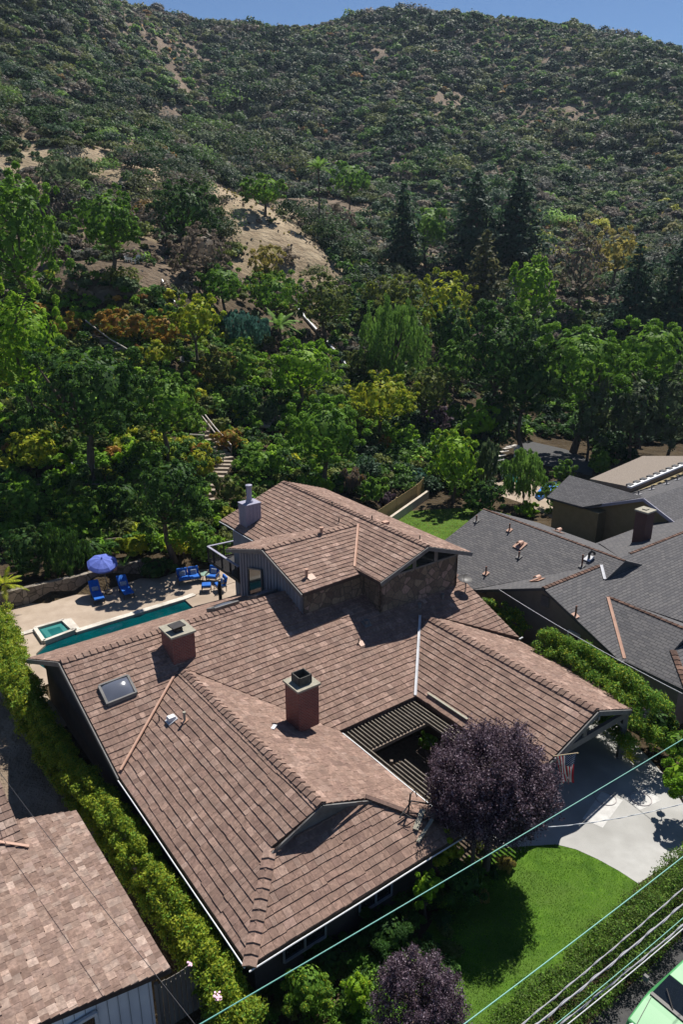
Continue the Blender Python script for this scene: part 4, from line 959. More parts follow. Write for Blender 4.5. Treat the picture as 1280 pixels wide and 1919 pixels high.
def fronds(c_,n,L_,pal,up=.9,droop=1.,wd=.16,leaflets=26,seg=1.):
    """palm or strap-leaf rosette: curved ribs with leaflets"""
    Vs=[];cols=[]; c_=np.array(c_)
    for k in range(n):
        a=2*math.pi*k/n+RNG.normal()*.15; el=RNG.uniform(.05,1.25)*up; ln=L_*RNG.uniform(.8,1.1)
        tt=np.linspace(.08,1,leaflets); x=np.cos(el)*tt*ln; z=np.sin(el)*tt*ln-droop*.45*ln*tt**2.2*np.cos(el)
        rib=np.stack([np.cos(a)*x,np.sin(a)*x,z],1); tg=np.gradient(rib,axis=0); tg/=np.linalg.norm(tg,axis=1,keepdims=True)
        sd=np.array([-math.sin(a),math.cos(a),0.]); w0=wd*ln*np.sin(np.pi*np.clip(tt,0,.97))**.6
        for s in (-1,1):
            tip=rib+sd*s*w0[:,None]+tg*w0[:,None]*.7; tip[:,2]-=w0*.35
            h=tg*ln/leaflets*.42*seg
            Vs.append(np.stack([rib-h,rib+h,tip+h*.2,tip-h*.2],1).reshape(-1,4,3)); P_=np.array(PAL[pal]); cols.append(P_[RNG.integers(0,len(P_),leaflets)]*RNG.uniform(.8,1.3,(leaflets,1)))
    V=np.concatenate(Vs).reshape(-1,3)+c_; return V,np.arange(len(V)).reshape(-1,4),np.concatenate(cols)
def palm(label,u,vt,vbase,Lp,pal,trunk_h=None,n=24,group=None,name='palm_tree'):
    P=hit(u,vbase); Y=P.y; b=Vector((atY(u,vbase,Y).x,Y,0)); b.z=hz1(b.x,Y); D=math.hypot(Y,HC-b.z); L_=Lp*D/F; top=atY(u,vt,Y).z
    t=thing(name,label,'palm tree' if name=='palm_tree' else 'plant',b,0,group); cz=max(top-L_*.55,b.z+.3)
    V,Q_,col=fronds((b.x,b.y,cz),n,L_,pal); fastmesh('crown',V,Q_,col,M_leaf,t)
    g=G(); r_=max(.12,L_*.07); g.tube([b-Vector((0,0,.2)),Vector((b.x+.1,b.y,(b.z+cz)/2)),Vector((b.x,b.y,cz+.1))],[r_*1.2,r_,r_*.9],8); g.build('trunk',M_bark,t,uv=False); return t
def rosette(label,u,v,Lp,pal='blue',group=None,name='yucca_plant',z=None,n=26):
    P=hit(u,v) if z is None else at(u,v,z); D=math.hypot(P.y,HC); L_=Lp*D/F
    V,Q_,col=fronds((P.x,P.y,P.z+.1),n,L_,pal,up=1.,droop=.5,wd=.05,leaflets=7,seg=2.3); o=fastmesh(name,V,Q_,col,M_leaf,origin=tuple(P)); return tag(o,label,'plant',group)
#@PLANTS
T=tree; S_=shrub
# --- garden slope and terrace trees: u, top, bottom, width, base row (all rows of the photograph's frame, turned into real distances)
T('broadleaf_tree','large glossy green tree at the left edge above the terrace driveway','tree',25,325,560,175,690,'mid',pal2='bright')
T('broadleaf_tree','yellow green lower tree at the left edge below the driveway slab','tree',45,540,760,150,800,'bright',pal2='yellow')
T('oak_tree','round dark green oak with short trunk standing on the terrace driveway','tree',200,358,482,118,520,'mid',pal2='dark')
T('pine_tree','thin grey-green tree with a bare dark trunk on the dry slope','tree',115,290,350,95,412,'greyg',dens=.45,r0=.22)
T('oak_tree','dark spreading oak on the spur right of the round terrace oak','tree',345,348,455,118,480,'dark',pal2='greyg')
T('bare_tree','grey twiggy scrub tree at the end of the terrace','tree',375,430,520,110,540,'dry',dens=.6)
T('oak_tree','large dark green tree over the garden bench with two trunks','tree',158,640,850,245,915,'dark',pal2='mid',nl=46)
T('broadleaf_tree','feathery mid green tree beside the lower stair railing','tree',305,690,835,150,880,'mid',dens=.8,pal2='olive')
T('oak_tree','dark glossy tree leaning over the patio left of the deck','tree',318,848,1010,165,1062,'dark',pal2='mid',nl=36)
T('round_top_tree','pale yellow green round-headed tree above the garden chairs','tree',368,555,640,90,700,'yellow',pal2='bright')
T('loquat_tree','round domed glossy tree directly behind the big green garden tree','tree',567,640,745,142,780,'bright',pal2='dark',nl=34)
T('broadleaf_tree','big green garden tree just behind the upper roof ridge','tree',605,740,895,165,925,'mid',pal2='bright',nl=38)
T('pepper_tree','soft bright green weeping tree in the middle of the slope','tree',738,560,715,120,735,'willow',style='droop',dens=1.1)
T('loquat_tree','yellow green crown between the domed tree and the olive-toned tree','tree',712,702,800,145,832,'yellow',pal2='mid')
T('olive_tree','dull olive-toned tree above the purple smoke bush','tree',803,684,780,92,815,'olive',pal2='dark')
T('orange_tree','dense yellow green rounded tree beside the back lawn','tree',852,806,925,98,945,'bright',pal2='yellow',nl=34)
T('citrus_tree','small bright round tree behind the pale garden arch','tree',900,752,820,72,850,'bright')
T('feathery_tree','light green feathery tree beside the blue pool cover','tree',985,842,935,84,950,'willow',style='droop')
T('feathery_tree','slim grey-green tree touching the rounded orange-like tree','tree',915,822,905,44,935,'greyg',style='droop')
T('broadleaf_tree','very dark tall tree mass left of the rounded right-hand crowns','tree',925,580,760,150,830,'dark',pal2='mid',nl=30)
T('broadleaf_tree','dark green tree in shade right of the small round tree','tree',990,640,800,130,850,'dark',nl=28)
T('magnolia_tree','broad bright-topped evergreen above the willow-like grey trees','tree',1090,608,770,190,850,'mid',pal2='bright',nl=44)
T('magnolia_tree','rounded bright-topped evergreen at the right edge','tree',1220,600,740,160,840,'mid',pal2='bright',nl=38)
T('willow_tree','grey-green weeping tree furthest left of the three beside the gravel roof','tree',1110,706,850,80,865,'greyg',nl=30,pal2='grey')
T('willow_tree','grey-green weeping tree in the middle of the three behind the gravel roof','tree',1190,700,850,100,868,'greyg',nl=30,pal2='grey')
T('willow_tree','grey-green weeping tree cut by the right frame edge behind the gravel roof','tree',1262,685,850,95,868,'greyg',nl=30,pal2='grey')
T('poplar_tree','vivid green pointed tree standing among the dark conifers','tree',1000,482,610,85,640,'bright',pal2='mid')
T('broadleaf_tree','pale yellow-green loose tree behind the weeping green tree','tree',835,505,640,105,660,'yellow',dens=.7,pal2='olive')
T('broadleaf_tree','dark leafy tree between the pale loose tree and brown conifer','tree',845,560,690,80,720,'dark',pal2='mid')
T('broadleaf_tree','dull gold green tree right of the spur end','tree',730,515,590,120,610,'olive',pal2='yellow',dens=.8)
T('oak_tree','light green oak left of the tall dark pine','tree',800,385,470,75,505,'willow',pal2='mid')
T('oak_tree','dark domed oak on the valley floor above the bare dirt','tree',655,305,372,72,395,'mid')
T('oak_tree','forked green oak on the crest of the bare spur','tree',495,330,385,75,405,'mid',pal2='olive')
T('bare_tree','leafless brown tree beside the tall fan palm','tree',640,385,440,60,465,'dry',dens=.4)
T('bare_tree','pale gold sparse tree on the bare spur below the tall palm','tree',498,455,522,62,540,'gold',dens=.5)
T('bare_tree','pale leafless sycamore right of the vivid green tree','tree',1090,440,560,90,600,'dry',dens=.5,pal2='gold')
T('bare_tree','pale gold sycamore with loose crown above the big right conifers','tree',1155,430,520,85,560,'gold',dens=.45)
T('broadleaf_tree','light green tree half way up the slope above the cycad palm','tree',515,512,595,108,620,'mid',pal2='yellow',dens=.85)
T('broadleaf_tree','green bushy tree left of the light green tree on the slope','tree',417,498,572,92,600,'mid',dens=.9)
T('broadleaf_tree','olive scrub tree right of the slope drain channel','tree',610,520,620,110,645,'olive',dens=.8,pal2='mid')
T('broadleaf_tree','small dark tree with olive top below the weeping green tree','tree',680,650,705,80,725,'olive',pal2='dark')
T('broadleaf_tree','green tree between weeping tree and the very dark tall mass','tree',850,640,730,90,770,'mid',pal2='dark')
T('broadleaf_tree','grey-leafed dark tree beside the small bright round tree','tree',935,740,815,60,850,'dark',pal2='grey')
conifer('pine_tree','slim dark spire conifer rising from the bare valley floor',752,345,515,84,'conif')
conifer('pine_tree','widest dark blue-green pine left of the brownish conifer',885,322,520,150,'conif',tiers=13,sparse=1.5)
conifer('pine_tree','dark blue-green pine right beside the widest one',962,316,510,140,'conif',tiers=13,sparse=1.5)
conifer('redwood_tree','brownish conifer in front of the two wide dark pines',902,432,625,105,'cbrown')
conifer('redwood_tree','tall dark redwood left of a matching pair near the right edge',1178,455,660,135,'conif',tiers=18)
conifer('redwood_tree','tall dark redwood closest to the right frame edge',1256,440,660,135,'conif',tiers=18)
palm('tall fan palm with long thin trunk on the valley floor',598,298,455,27,'willow',n=30)
palm('low spreading palm on the slope above the domed glossy tree',525,585,668,44,'willow',n=22)
palm('feathery young palm at the left end of the stone pool wall',14,1075,1150,40,'yellow',n=16)
# --- garden shrubs
gs='flowering and leafy shrubs of the slope garden'
S_('garden_shrub','rust and orange shrub right of the upper garden stair','shrub',228,582,645,92,'rust',gs)
S_('garden_shrub','rust orange shrub touching the pale round-headed tree','shrub',305,588,655,88,'rust',gs,pal2='bright')
S_('garden_shrub','golden brown shrub at the top of the upper stair railing','shrub',130,592,640,66,'rust',gs,pal2='yellow')
S_('garden_shrub','green and gold shrub left of the garden chairs','shrub',290,640,690,90,'yellow',gs,pal2='rust')
S_('blue_shrub','misty blue-green feathery shrub left of the low palm','shrub',450,582,650,100,'blue',gs,style='droop')
S_('garden_shrub','olive and rust shrub below the garden chairs','shrub',405,655,730,70,'olive',gs,pal2='rust')
S_('garden_shrub','mixed green shrub above the striped sedge bank','shrub',445,640,720,80,'mid',gs,pal2='yellow')
S_('garden_shrub','dark green shrub left of the middle garden stair','shrub',455,715,790,70,'dark',gs,pal2='mid')
S_('garden_shrub','yellow and red shrub beside the foot of the stair railing','shrub',428,800,850,56,'rust',gs,pal2='yellow')
S_('garden_shrub','yellow green shrub left of the lower garden stair','shrub',372,835,905,72,'yellow',gs,pal2='rust')
S_('garden_shrub','bright green shrub behind the metal clad chimney','shrub',490,842,905,90,'mid',gs,pal2='bright')
S_('garden_shrub','clipped green mound between lower stair and metal chimney','shrub',425,890,950,62,'olive',gs)
S_('smoke_bush','purple smoke bush on the dry bank above the back lawn','shrub',818,762,815,66,'purple',gs,pal2='dry',dens=.7)
S_('garden_shrub','light green leafy shrub beside the slope drain','shrub',752,795,850,80,'bright',gs,pal2='dark')
S_('red_shrub','small red-leaved shrub beside the wire fence','shrub',722,820,858,30,'rust',gs)
S_('garden_shrub','bronze strap-leaved clump behind the upper roof','shrub',655,880,925,60,'dry',gs,pal2='rust',style='droop')
S_('garden_shrub','silver grey mound near the top of the bamboo fence','shrub',782,880,912,44,'blue',gs)
S_('garden_shrub','bright green shrub behind the right end of upper roof','shrub',600,888,925,70,'bright',gs)
S_('garden_shrub','dark purple groundcover mound left of the bamboo fence','shrub',722,925,948,44,'purple',gs)
S_('garden_shrub','green clump between silver mound and bronze clump','shrub',700,895,945,60,'mid',gs,pal2='bright')
S_('sedge_bank','striped grey tan sedge bank above the middle stair','plant',500,752,792,56,'greyg',gs,pal2='dry',style='droop')
S_('garden_shrub','dark camellia shrub left of the feathery pool tree','shrub',905,905,965,80,'dark',gs,pal2='mid')
S_('garden_shrub','round clipped green shrub behind the grey roof peak','shrub',988,942,970,44,'bright',gs)
S_('oleander_shrub','white flowering shrub behind the grey roof ridge','shrub',1050,938,1000,80,'mid',gs,pal2='grey',vbase=962)
S_('garden_shrub','light green leafy shrub left of the fern clump','shrub',1105,952,1005,80,'bright',gs,pal2='mid',vbase=962)
S_('fern_clump','golden fern clump left of the neighbouring brick chimney','plant',1165,965,1003,78,'yellow',gs,pal2='rust',style='droop',vbase=962)
S_('rose_shrub','tall rose shrub near the corner of the far grey roof','shrub',1055,862,905,44,'mid',gs,pal2='grey')
S_('garden_shrub','green shrub left of the gravel roof','shrub',1128,848,890,50,'mid',gs,pal2='bright')
S_('garden_shrub','gold and green shrub between patio trunk and terrace rails','shrub',250,1000,1045,66,'yellow',gs,pal2='mid')
S_('garden_shrub','dark shrub at the foot of the leaning patio tree','shrub',290,1045,1085,80,'dark',gs,pal2='olive')
S_('garden_shrub','light green foliage beside the deck railing','shrub',380,985,1062,60,'mid',gs,pal2='yellow')
S_('garden_shrub','leafy shrub on the wall left of the flower pot','shrub',165,1010,1060,80,'dark',gs,pal2='mid')
S_('garden_shrub','strap-leaved dark plant above the left half of stone wall','shrub',115,990,1080,95,'dark',gs,pal2='mid',style='droop')
S_('garden_shrub','shaded shrub above the left end of the stone wall','shrub',50,985,1085,110,'dark',gs,pal2='olive')
S_('garden_shrub','sunlit yellow green shrub patch under the big bench tree','shrub',60,812,880,110,'yellow',gs,pal2='dark')
S_('garden_shrub','leafy green bank below the bench left side','shrub',55,905,985,110,'mid',gs,pal2='dark')
S_('garden_shrub','leafy green bank below the bench middle','shrub',150,925,1000,120,'mid',gs,pal2='yellow')
S_('garden_shrub','leafy green bank between bench tree and patio tree','shrub',225,900,985,90,'dark',gs,pal2='bright')
ys='spiky yuccas and aloes of the slope garden'
rosette('light green spiky yucca beside the stair railing',436,775,22,'willow',ys); rosette('spiky yucca left of its twin by the stair railing',415,772,18,'willow',ys)
rosette('blue grey agave below the wire fence',655,893,16,'blue',ys); rosette('green aloe beside the bronze strap clump',690,930,18,'bright',ys)
rosette('grey green agave right of the red-leaved shrub',740,872,15,'blue',ys); rosette('golden strap plant above the bamboo fence',770,862,16,'gold',ys)
rosette('strap-leaved plant on the wall right of the flower pot',232,1062,20,'willow',ys,z=1.3); rosette('green strap plant beside the carport post',1180,1425,22,'yellow',ys,z=0.)
# --- foreground plants
def hedge(name,label,path,hw,h,pal,pal2=None,leaf=.07,dens=1.,group=None,bumpy=.25,z0=0.,r_=.55):
    Ls=[];
    for a_,b_ in zip(path,path[1:]):
        L=(b_-a_).length; n=max(2,int(L/.2)); d=(b_-a_).normalized(); s=Vector((-d.y,d.x,0))
        for i in range(n):
            for side in (-1,0,1):
                for zz in (.3,.75) if h>1.3 else (.55,):
                    c_=a_+d*(L*(i+rnd.random())/n)+s*side*hw*rnd.uniform(.4,.8)
                    if abs(side)==0: zz=.85
                    Ls.append((c_.x,c_.y,z0+h*zz*rnd.uniform(1-bumpy,1+bumpy*.6),r_*hw*rnd.uniform(.45,.9)))
    leaf=leaf*.62; L=np.array(Ls); area=(2*h+2*hw)*sum((b_-a_).length for a_,b_ in zip(path,path[1:])); N=int(min(110000,dens*2.2*area/(1.1*leaf*leaf)))
    c0,d,i=crownpts(N,L,(1,1,1.),.2); nr=d*.8+RNG.normal(size=(N,3))*.6+np.array([0,0,.25]); nr/=np.linalg.norm(nr,axis=1,keepdims=True)
    m=c0[:,2]>z0+.02; c0,nr,i=c0[m],nr[m],i[m]; N=len(c0)
    col=hcol(pal,i,N,len(L))
    if pal2: k=RNG.random(N)<.25; col[k]=np.array(PAL[pal2])[RNG.integers(0,len(PAL[pal2]),k.sum())]*RNG.uniform(.7,1.3,(k.sum(),1))
    V,Q_=quads(c0,nr,leaf*RNG.uniform(.6,1.35,N),.55); o=fastmesh(name,V,Q_,col,M_leaf,origin=(path[0].x,path[0].y,z0)); return tag(o,label,'hedge',group)
hd=hedge('hedge','long yellow green flowering hedge between the two houses at left',[at(u,v,1.9) for u,v in ((455,1925),(440,1880),(385,1780),(325,1690),(262,1600),(198,1505),(135,1440),(85,1370),(60,1310))],.62,2.5,'lime','mid',leaf=.075,dens=1.15,bumpy=.16)
hedge('hedge','glossy dark green hedge end at the left beside the pool',[at(u,v,2.0) for u,v in ((62,1320),(30,1260),(10,1200),(-10,1150))],.8,2.6,'lime','mid',leaf=.09,bumpy=.3)
hedge('hedge','low dark green hedge between the front lawn and the street',[W(6,9.35),W(12,9.35),W(18,9.4),W(24,9.6),W(30,9.9)],.95,1.3,'hedge','mid',leaf=.06,dens=.9,r_=.5,bumpy=.15)
hedge('hedge','tall bright green hedge right of the carport roof',[at(u,v,2.8) for u,v in ((1015,1205),(1060,1222),(1110,1250),(1160,1285),(1222,1338))],1.0,3.9,'mid','lime',leaf=.085,dens=1.1,r_=.5,bumpy=.12)
hedge('bamboo_clump','light green feathery bamboo clump below the satellite dish',[at(u,v,2.2) for u,v in ((905,1135),(945,1150),(985,1175))],.5,2.9,'willow','yellow',leaf=.09,dens=.8)
def ftree(name,label,u,v,z,rx,rz,base,pal,leaf,pal2=None,style='round',dens=1.,nl=None,cat='tree',up=.25,deep=1.,lr=None):
    cc=at(u,v,z); b=Vector((base[0],base[1],0)); t=thing(name,label,cat,b); D=(cc-Vector((0,0,HC))).length
    V,Q_,col,L=foliage(cc,rx,rx*deep,rz,D,pal,dens,leaf=leaf*.62,pal2=pal2,style=style,nl=nl,up=up,lr=lr); fastmesh('crown',V,Q_,col,M_leaf,t)
    g=G(); trunk(g,b,cc,L,max(.06,rx*.06)); g.build('trunk',M_bark,t,uv=False); return t
def upright(name,label,u,v,z,rx,rz,base,n,leaf,cat='tree'):
    """purple plum: many ascending shoots clothed in dark leaves"""
    cc=at(u,v,z); b=Vector((base[0],base[1],0)); t=thing(name,label,cat,b); cs=[];ns=[];g=G(); root=Vector((b.x,b.y,max(.8,cc.z-rz*.75)))
    g.tube([b-Vector((0,0,.2)),root],[.16,.12],8)
    for k in range(n):
        d=RNG.normal(size=3); d/=np.linalg.norm(d); d[2]=d[2]*.9+.1; tip=cc+Vector((d[0]*rx,d[1]*rx,d[2]*rz))*RNG.uniform(.72,1.12)
        s0=root.lerp(Vector((cc.x,cc.y,tip.z-rz*.3)),.35); mid=s0.lerp(tip,.55)+Vector((d[0]*rx*.16,d[1]*rx*.16,-.05)); 
        if k%6==0: g.tube([root,s0,mid,tip],[.06,.05,.035,.01],5)
        m=190; tt=RNG.uniform(.42,1.02,m)[:,None]; A_=np.array(mid);B_=np.array(tip); c_=A_+(B_-A_)*(tt*1.25-.25); wd=(.17*rx*(1.15-tt)+.03)
        cs.append(c_+RNG.normal(size=(m,3))*wd*.8); ns.append(np.tile(d,(m,1)))
    c0=np.concatenate(cs); nr=np.concatenate(ns)*.5+RNG.normal(size=c0.shape)*.7+np.array([0,0,.2]); nr/=np.linalg.norm(nr,axis=1,keepdims=True)
    P_=np.array(PAL['purple']); col=P_[RNG.choice(4,len(c0),p=[.30,.24,.22,.24])]*RNG.uniform(.7,1.4,(len(c0),1))
    V,Q_=quads(c0,nr,leaf*RNG.uniform(.6,1.3,len(c0)),.55); fastmesh('crown',V,Q_,col,M_leaf,t); g.build('trunk',M_bark,t,uv=False); return t
pb=at(910,1640,0)
upright('purple_plum_tree','large round purple-leaved tree in front of the courtyard pergola',924,1466,3.9,2.18,2.08,(pb.x,pb.y),520,.042)
pb=at(790,1960,0)
upright('purple_plum_tree','smaller purple-leaved tree at the bottom frame edge',785,1885,2.6,1.25,1.5,(pb.x,pb.y),210,.032)
ftree('citrus_tree','dark round bush in front of the long front gutter',575,1850,1.2,.95,1.0,tuple(at(575,1900,0)[:2]),'mid',.045,pal2='yellow',cat='shrub')
ftree('garden_shrub','light lime green bush between the dark bush and purple tree',668,1855,.9,.62,.7,tuple(at(668,1880,0)[:2]),'bright',.04,pal2='yellow',cat='shrub')
ftree('garden_shrub','gold-green leafy bush under the roof corner by the purple tree',835,1590,1.8,.95,.9,tuple(at(840,1640,0)[:2]),'yellow',.06,pal2='bright',cat='shrub',dens=.8)
ftree('garden_shrub','loose lime green shrub below the roof corner over the dark bed',800,1665,1.5,.62,.95,tuple(at(800,1720,0)[:2]),'bright',.075,dens=.45,cat='shrub')
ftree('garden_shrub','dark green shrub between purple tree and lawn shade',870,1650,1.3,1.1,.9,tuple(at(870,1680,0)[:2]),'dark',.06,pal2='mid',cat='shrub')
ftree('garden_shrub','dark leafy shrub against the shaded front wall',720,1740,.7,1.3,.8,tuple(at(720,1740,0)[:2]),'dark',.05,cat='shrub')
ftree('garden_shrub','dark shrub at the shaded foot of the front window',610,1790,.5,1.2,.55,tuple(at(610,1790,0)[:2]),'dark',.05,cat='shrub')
ftree('garden_shrub','dry blond grass tuft at the lawn edge under the purple tree',950,1618,.25,.5,.3,tuple(at(950,1625,0)[:2]),'gold',.05,pal2='dry',cat='shrub',style='droop')
ftree('garden_shrub','small dry blond tuft lower down beside the lawn shade',905,1680,.2,.35,.25,tuple(at(905,1685,0)[:2]),'gold',.045,pal2='dry',cat='shrub',style='droop')
ftree('camellia_tree','large glossy light green bush at the right end of driveway',1278,1462,1.7,1.05,1.15,tuple(at(1282,1530,0)[:2]),'bright',.085,pal2='mid',cat='shrub')
ftree('garden_shrub','glossy green bush between driveway and cedar fence',1272,1398,1.4,1.1,1.0,tuple(at(1255,1440,0)[:2]),'mid',.08,pal2='yellow',cat='shrub')
ftree('garden_shrub','tall dark shrub behind the carport post',1235,1360,1.2,1.0,1.1,tuple(at(1235,1390,0)[:2]),'dark',.08,pal2='yellow',cat='shrub')
ftree('garden_shrub','small green plant inside the courtyard under the pergola opening',800,1390,1.0,.5,.6,tuple(W(19.5,18.8)[:2]),'mid',.06,cat='shrub')
pinks=[]
for u,v in ((427,1748),(355,1808),(406,1866),(410,1872)):
    c_=at(u,v,2.35); fl_=G(); pinks.append(fl_)
    for k in range(9): fl_.box(c_+Vector((rnd.uniform(-.07,.07),rnd.uniform(-.07,.07),rnd.uniform(-.03,.06))),(.06,.05,.02),rnd.uniform(0,3),col=(.8,.5,.6))
WM[hd]=Matrix.Translation(hd.location).inverted(); [fl_.build('flower',mat('pink_petal',(.8,.5,.6),rough=.7),hd,uv=False) for fl_ in pinks]
# --- chaparral of the hills and ground cover of the garden (too many to count)
PROTO=[]
for k in range(12):
    L=lobes(1,1,.75,int(RNG.integers(5,10)),.42,-.1); c0,d,i=crownpts(420,L,(1,1,.85),.1); PROTO.append((c0,d))
def ins1(u,v,P): return inside(np.asarray(u,float),np.asarray(v,float),P)
BARE=[[(345,312),(420,352),(520,392),(575,438),(650,508),(650,545),(560,535),(475,525),(440,480),(415,430),(385,380)],[(160,270),(225,298),(200,315),(140,290)],[(500,372),(600,368),(700,385),(700,408),(560,412),(520,400)],[(300,115),(330,130),(370,185),(360,192),(318,155)],[(286,196),(325,205),(318,240),(290,232)],[(0,198),(35,215),(50,232),(0,236)],[(285,72),(318,82),(325,98),(295,95)],[(1215,400),(1245,408),(1235,440),(1218,428)],[(950,400),(975,398),(975,415),(955,415)],[(340,308),(365,318),(400,345),(380,352),(350,335)]]
TERR=[(20,494),(272,494),(272,516),(20,520)]
def mass(name,label,n,xr,yr,rr,pals,pr,leafk,spread,excl,z_ok,bare_keep=.03,leafmin=.0,grey=0.,big=0,usebare=True):
    x=RNG.uniform(*xr,n);
    y=(RNG.random(n)*(yr[1]**spread-yr[0]**spread)+yr[0]**spread)**(1/spread)
    x=x*y/yr[1] if spread>1.5 else x
    z=hz(x,y); u,v=project(x,y,z); keep=(u>-420)&(u<1700)&(v>-60)&(v<1990)&z_ok(x,y,z,u,v)
    for P in (BARE if usebare else []): keep&=~(ins1(u,v,P)&(RNG.random(n)>bare_keep))
    keep&=~ins1(u,v,TERR)
    if usebare: keep&=~(ins1(u,v,[(0,178),(200,232),(335,300),(345,400),(300,470),(0,470)])&(RNG.random(n)>.5))
    if usebare: keep&=~(ins1(u,v,[(100,512),(310,512),(310,558),(100,558)])&(RNG.random(n)>.3))
    for P in excl: keep&=~ins1(u,v,P)
    nz=np.array([mnoise.noise(Vector((a*.035,b*.035,3.))) for a,b in zip(x,y)]); keep&=(nz>(-.5 if big else -.36))|(RNG.random(n)<.3)
    x,y,z,nz=x[keep],y[keep],z[keep],nz[keep]; n=len(x); sc=RNG.uniform(*rr,n)*(1+.5*np.clip(nz,-.5,.6)); sc=sc*np.where(RNG.random(n)<.1,1.5,1)
    if big: lowf=np.array([mnoise.noise(Vector((a*.018,b*.018,11.))) for a,b in zip(x,y)]); sc=sc*np.clip(1+1.3*lowf,.6,1.7)*np.where(RNG.random(n)<.06,1.35,1)
    else: lowf=np.zeros(n)
    cs=[];ds=[];ss=[];co=[]; D=np.sqrt(x*x+y*y); hue=np.array([mnoise.noise(Vector((a*.02+9,b*.02,7.))) for a,b in zip(x,y)])
    for k in range(n):
        c0,d=PROTO[k%12]; lf=max(leafmin,leafk*D[k]); m=int(np.clip(2.0*6.0*sc[k]**2/(1.1*lf*lf),24,420)); a=RNG.uniform(0,6.28); ca,sa=math.cos(a),math.sin(a)
        c=c0[:m]; dd=d[:m]; asp=RNG.uniform(.7,1.25)*(.78 if big else 1)
        X_=(c[:,0]*ca-c[:,1]*sa)*sc[k]; Y_=(c[:,0]*sa+c[:,1]*ca)*sc[k]; Z_=(c[:,2]+.35)*sc[k]*asp
        cs.append(np.stack([X_+x[k],Y_+y[k],Z_+z[k]],1)); ds.append(np.stack([dd[:,0]*ca-dd[:,1]*sa,dd[:,0]*sa+dd[:,1]*ca,dd[:,2]],1))
        ss.append(lf*RNG.uniform(.6,1.3,m)); w_=np.array(pr)*np.exp(hue[k]*np.linspace(1.6,-1.6,len(pr))); P_=np.array(PAL[pals[RNG.choice(len(pr),p=w_/w_.sum())]])
        pc=P_[RNG.integers(0,len(P_))]; pc=pc*(1-grey)+grey*np.array([.95,.98,.92])*pc.mean(); co.append(pc*(1-.6*lowf[k])*RNG.uniform(.68,1.2)*(1.02 if big else 1)*RNG.uniform(.75,1.25,(m,1)))
    c0=np.concatenate(cs); nr=np.concatenate(ds)*.9+RNG.normal(size=c0.shape)*(.34 if big else .5); nr[:,2]+=.4; nr/=np.linalg.norm(nr,axis=1,keepdims=True)
    V,Q_=quads(c0,nr,np.concatenate(ss),.55); o=fastmesh(name,V,Q_,np.concatenate(co),M_leaf); tag(o,label,'vegetation',kind='stuff'); return o
mass('hillside_chaparral','dense dark olive and grey chaparral scrub covering the hills',32500,(-330,330),(118,452),(1.0,2.7),['dark','mid','conif','olive','greyg','grey','dry','rust'],[.26,.05,.17,.23,.10,.07,.11,.01],.0017,2.,[],lambda x,y,z,u,v:(y>118)&~((u>600)&(v>560)),grey=.22,big=1)
mass('hillside_oaks','larger rounded dark oak clumps scattered through the hill scrub',1430,(-330,330),(150,440),(2.4,4.3),['dark','mid','conif','olive'],[.4,.2,.25,.15],.0018,2.,[],lambda x,y,z,u,v:(y>150)&~((u>600)&(v>520)),grey=.22,big=1)
mass('hillside_chaparral','pale gold and dry brush on the lower right hillside',1500,(20,175),(150,245),(.8,2.0),['gold','dry','grey','greyg','yellow'],[.3,.25,.2,.15,.1],.0019,1.,[],lambda x,y,z,u,v:(u>930)&(v>385)&(v<500),grey=.2)
mass('hillside_chaparral','pale dry grass and gold bushes around the bare spur',600,(-45,25),(118,180),(.4,1.1),['gold','dry','olive','yellow'],[.35,.3,.2,.15],.0019,1.,[],lambda x,y,z,u,v:(u>480)&(v>370)&(v<440),grey=.1)
mass('hillside_chaparral','dry mixed scrub on the slope below and beside the terrace',2600,(-100,75),(88,135),(.5,1.6),['mid','olive','greyg','dry','dark','grey'],[.1,.22,.2,.28,.1,.1],.0026,1.,[],lambda x,y,z,u,v:(z>3))
mass('garden_ground_cover','low mixed green planting between the garden shrubs',5000,(-60,12),(50,92),(.3,1.0),['dark','mid','bright','olive','yellow','rust'],[.34,.32,.14,.14,.05,.01],.0026,1.,[[(360,790),(395,775),(440,850),(440,960),(375,960),(400,860)],[(160,612),(230,660),(200,670),(150,625)],[(488,770),(530,770),(520,805),(480,815)],[(560,900),(900,930),(900,1040),(700,1040)]],lambda x,y,z,u,v:(z>.35)|((x<2)&(x>-10)&(y>50)),leafmin=.08)
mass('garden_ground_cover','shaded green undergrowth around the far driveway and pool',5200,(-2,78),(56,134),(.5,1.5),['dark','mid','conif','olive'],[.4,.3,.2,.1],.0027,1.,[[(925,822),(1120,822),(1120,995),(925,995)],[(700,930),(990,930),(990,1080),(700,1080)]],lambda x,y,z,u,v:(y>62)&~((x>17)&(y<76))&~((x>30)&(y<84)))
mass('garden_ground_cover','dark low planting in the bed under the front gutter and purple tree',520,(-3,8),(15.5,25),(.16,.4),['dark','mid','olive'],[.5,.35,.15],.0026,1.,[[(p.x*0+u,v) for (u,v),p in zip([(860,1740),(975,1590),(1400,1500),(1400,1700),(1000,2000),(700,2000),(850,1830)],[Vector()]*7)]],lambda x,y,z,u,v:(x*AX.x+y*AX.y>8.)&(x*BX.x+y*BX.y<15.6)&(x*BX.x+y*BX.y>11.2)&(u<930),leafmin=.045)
mass('dry_grass_tufts','small dry grass tufts and stones dotting the bare tan spur',900,(-48,22),(112,178),(.08,.28),['dry','gold','grey','olive'],[.42,.3,.18,.1],.0012,1.,[],lambda x,y,z,u,v:ins1(u,v,BARE[0])|ins1(u,v,BARE[1]),usebare=False)
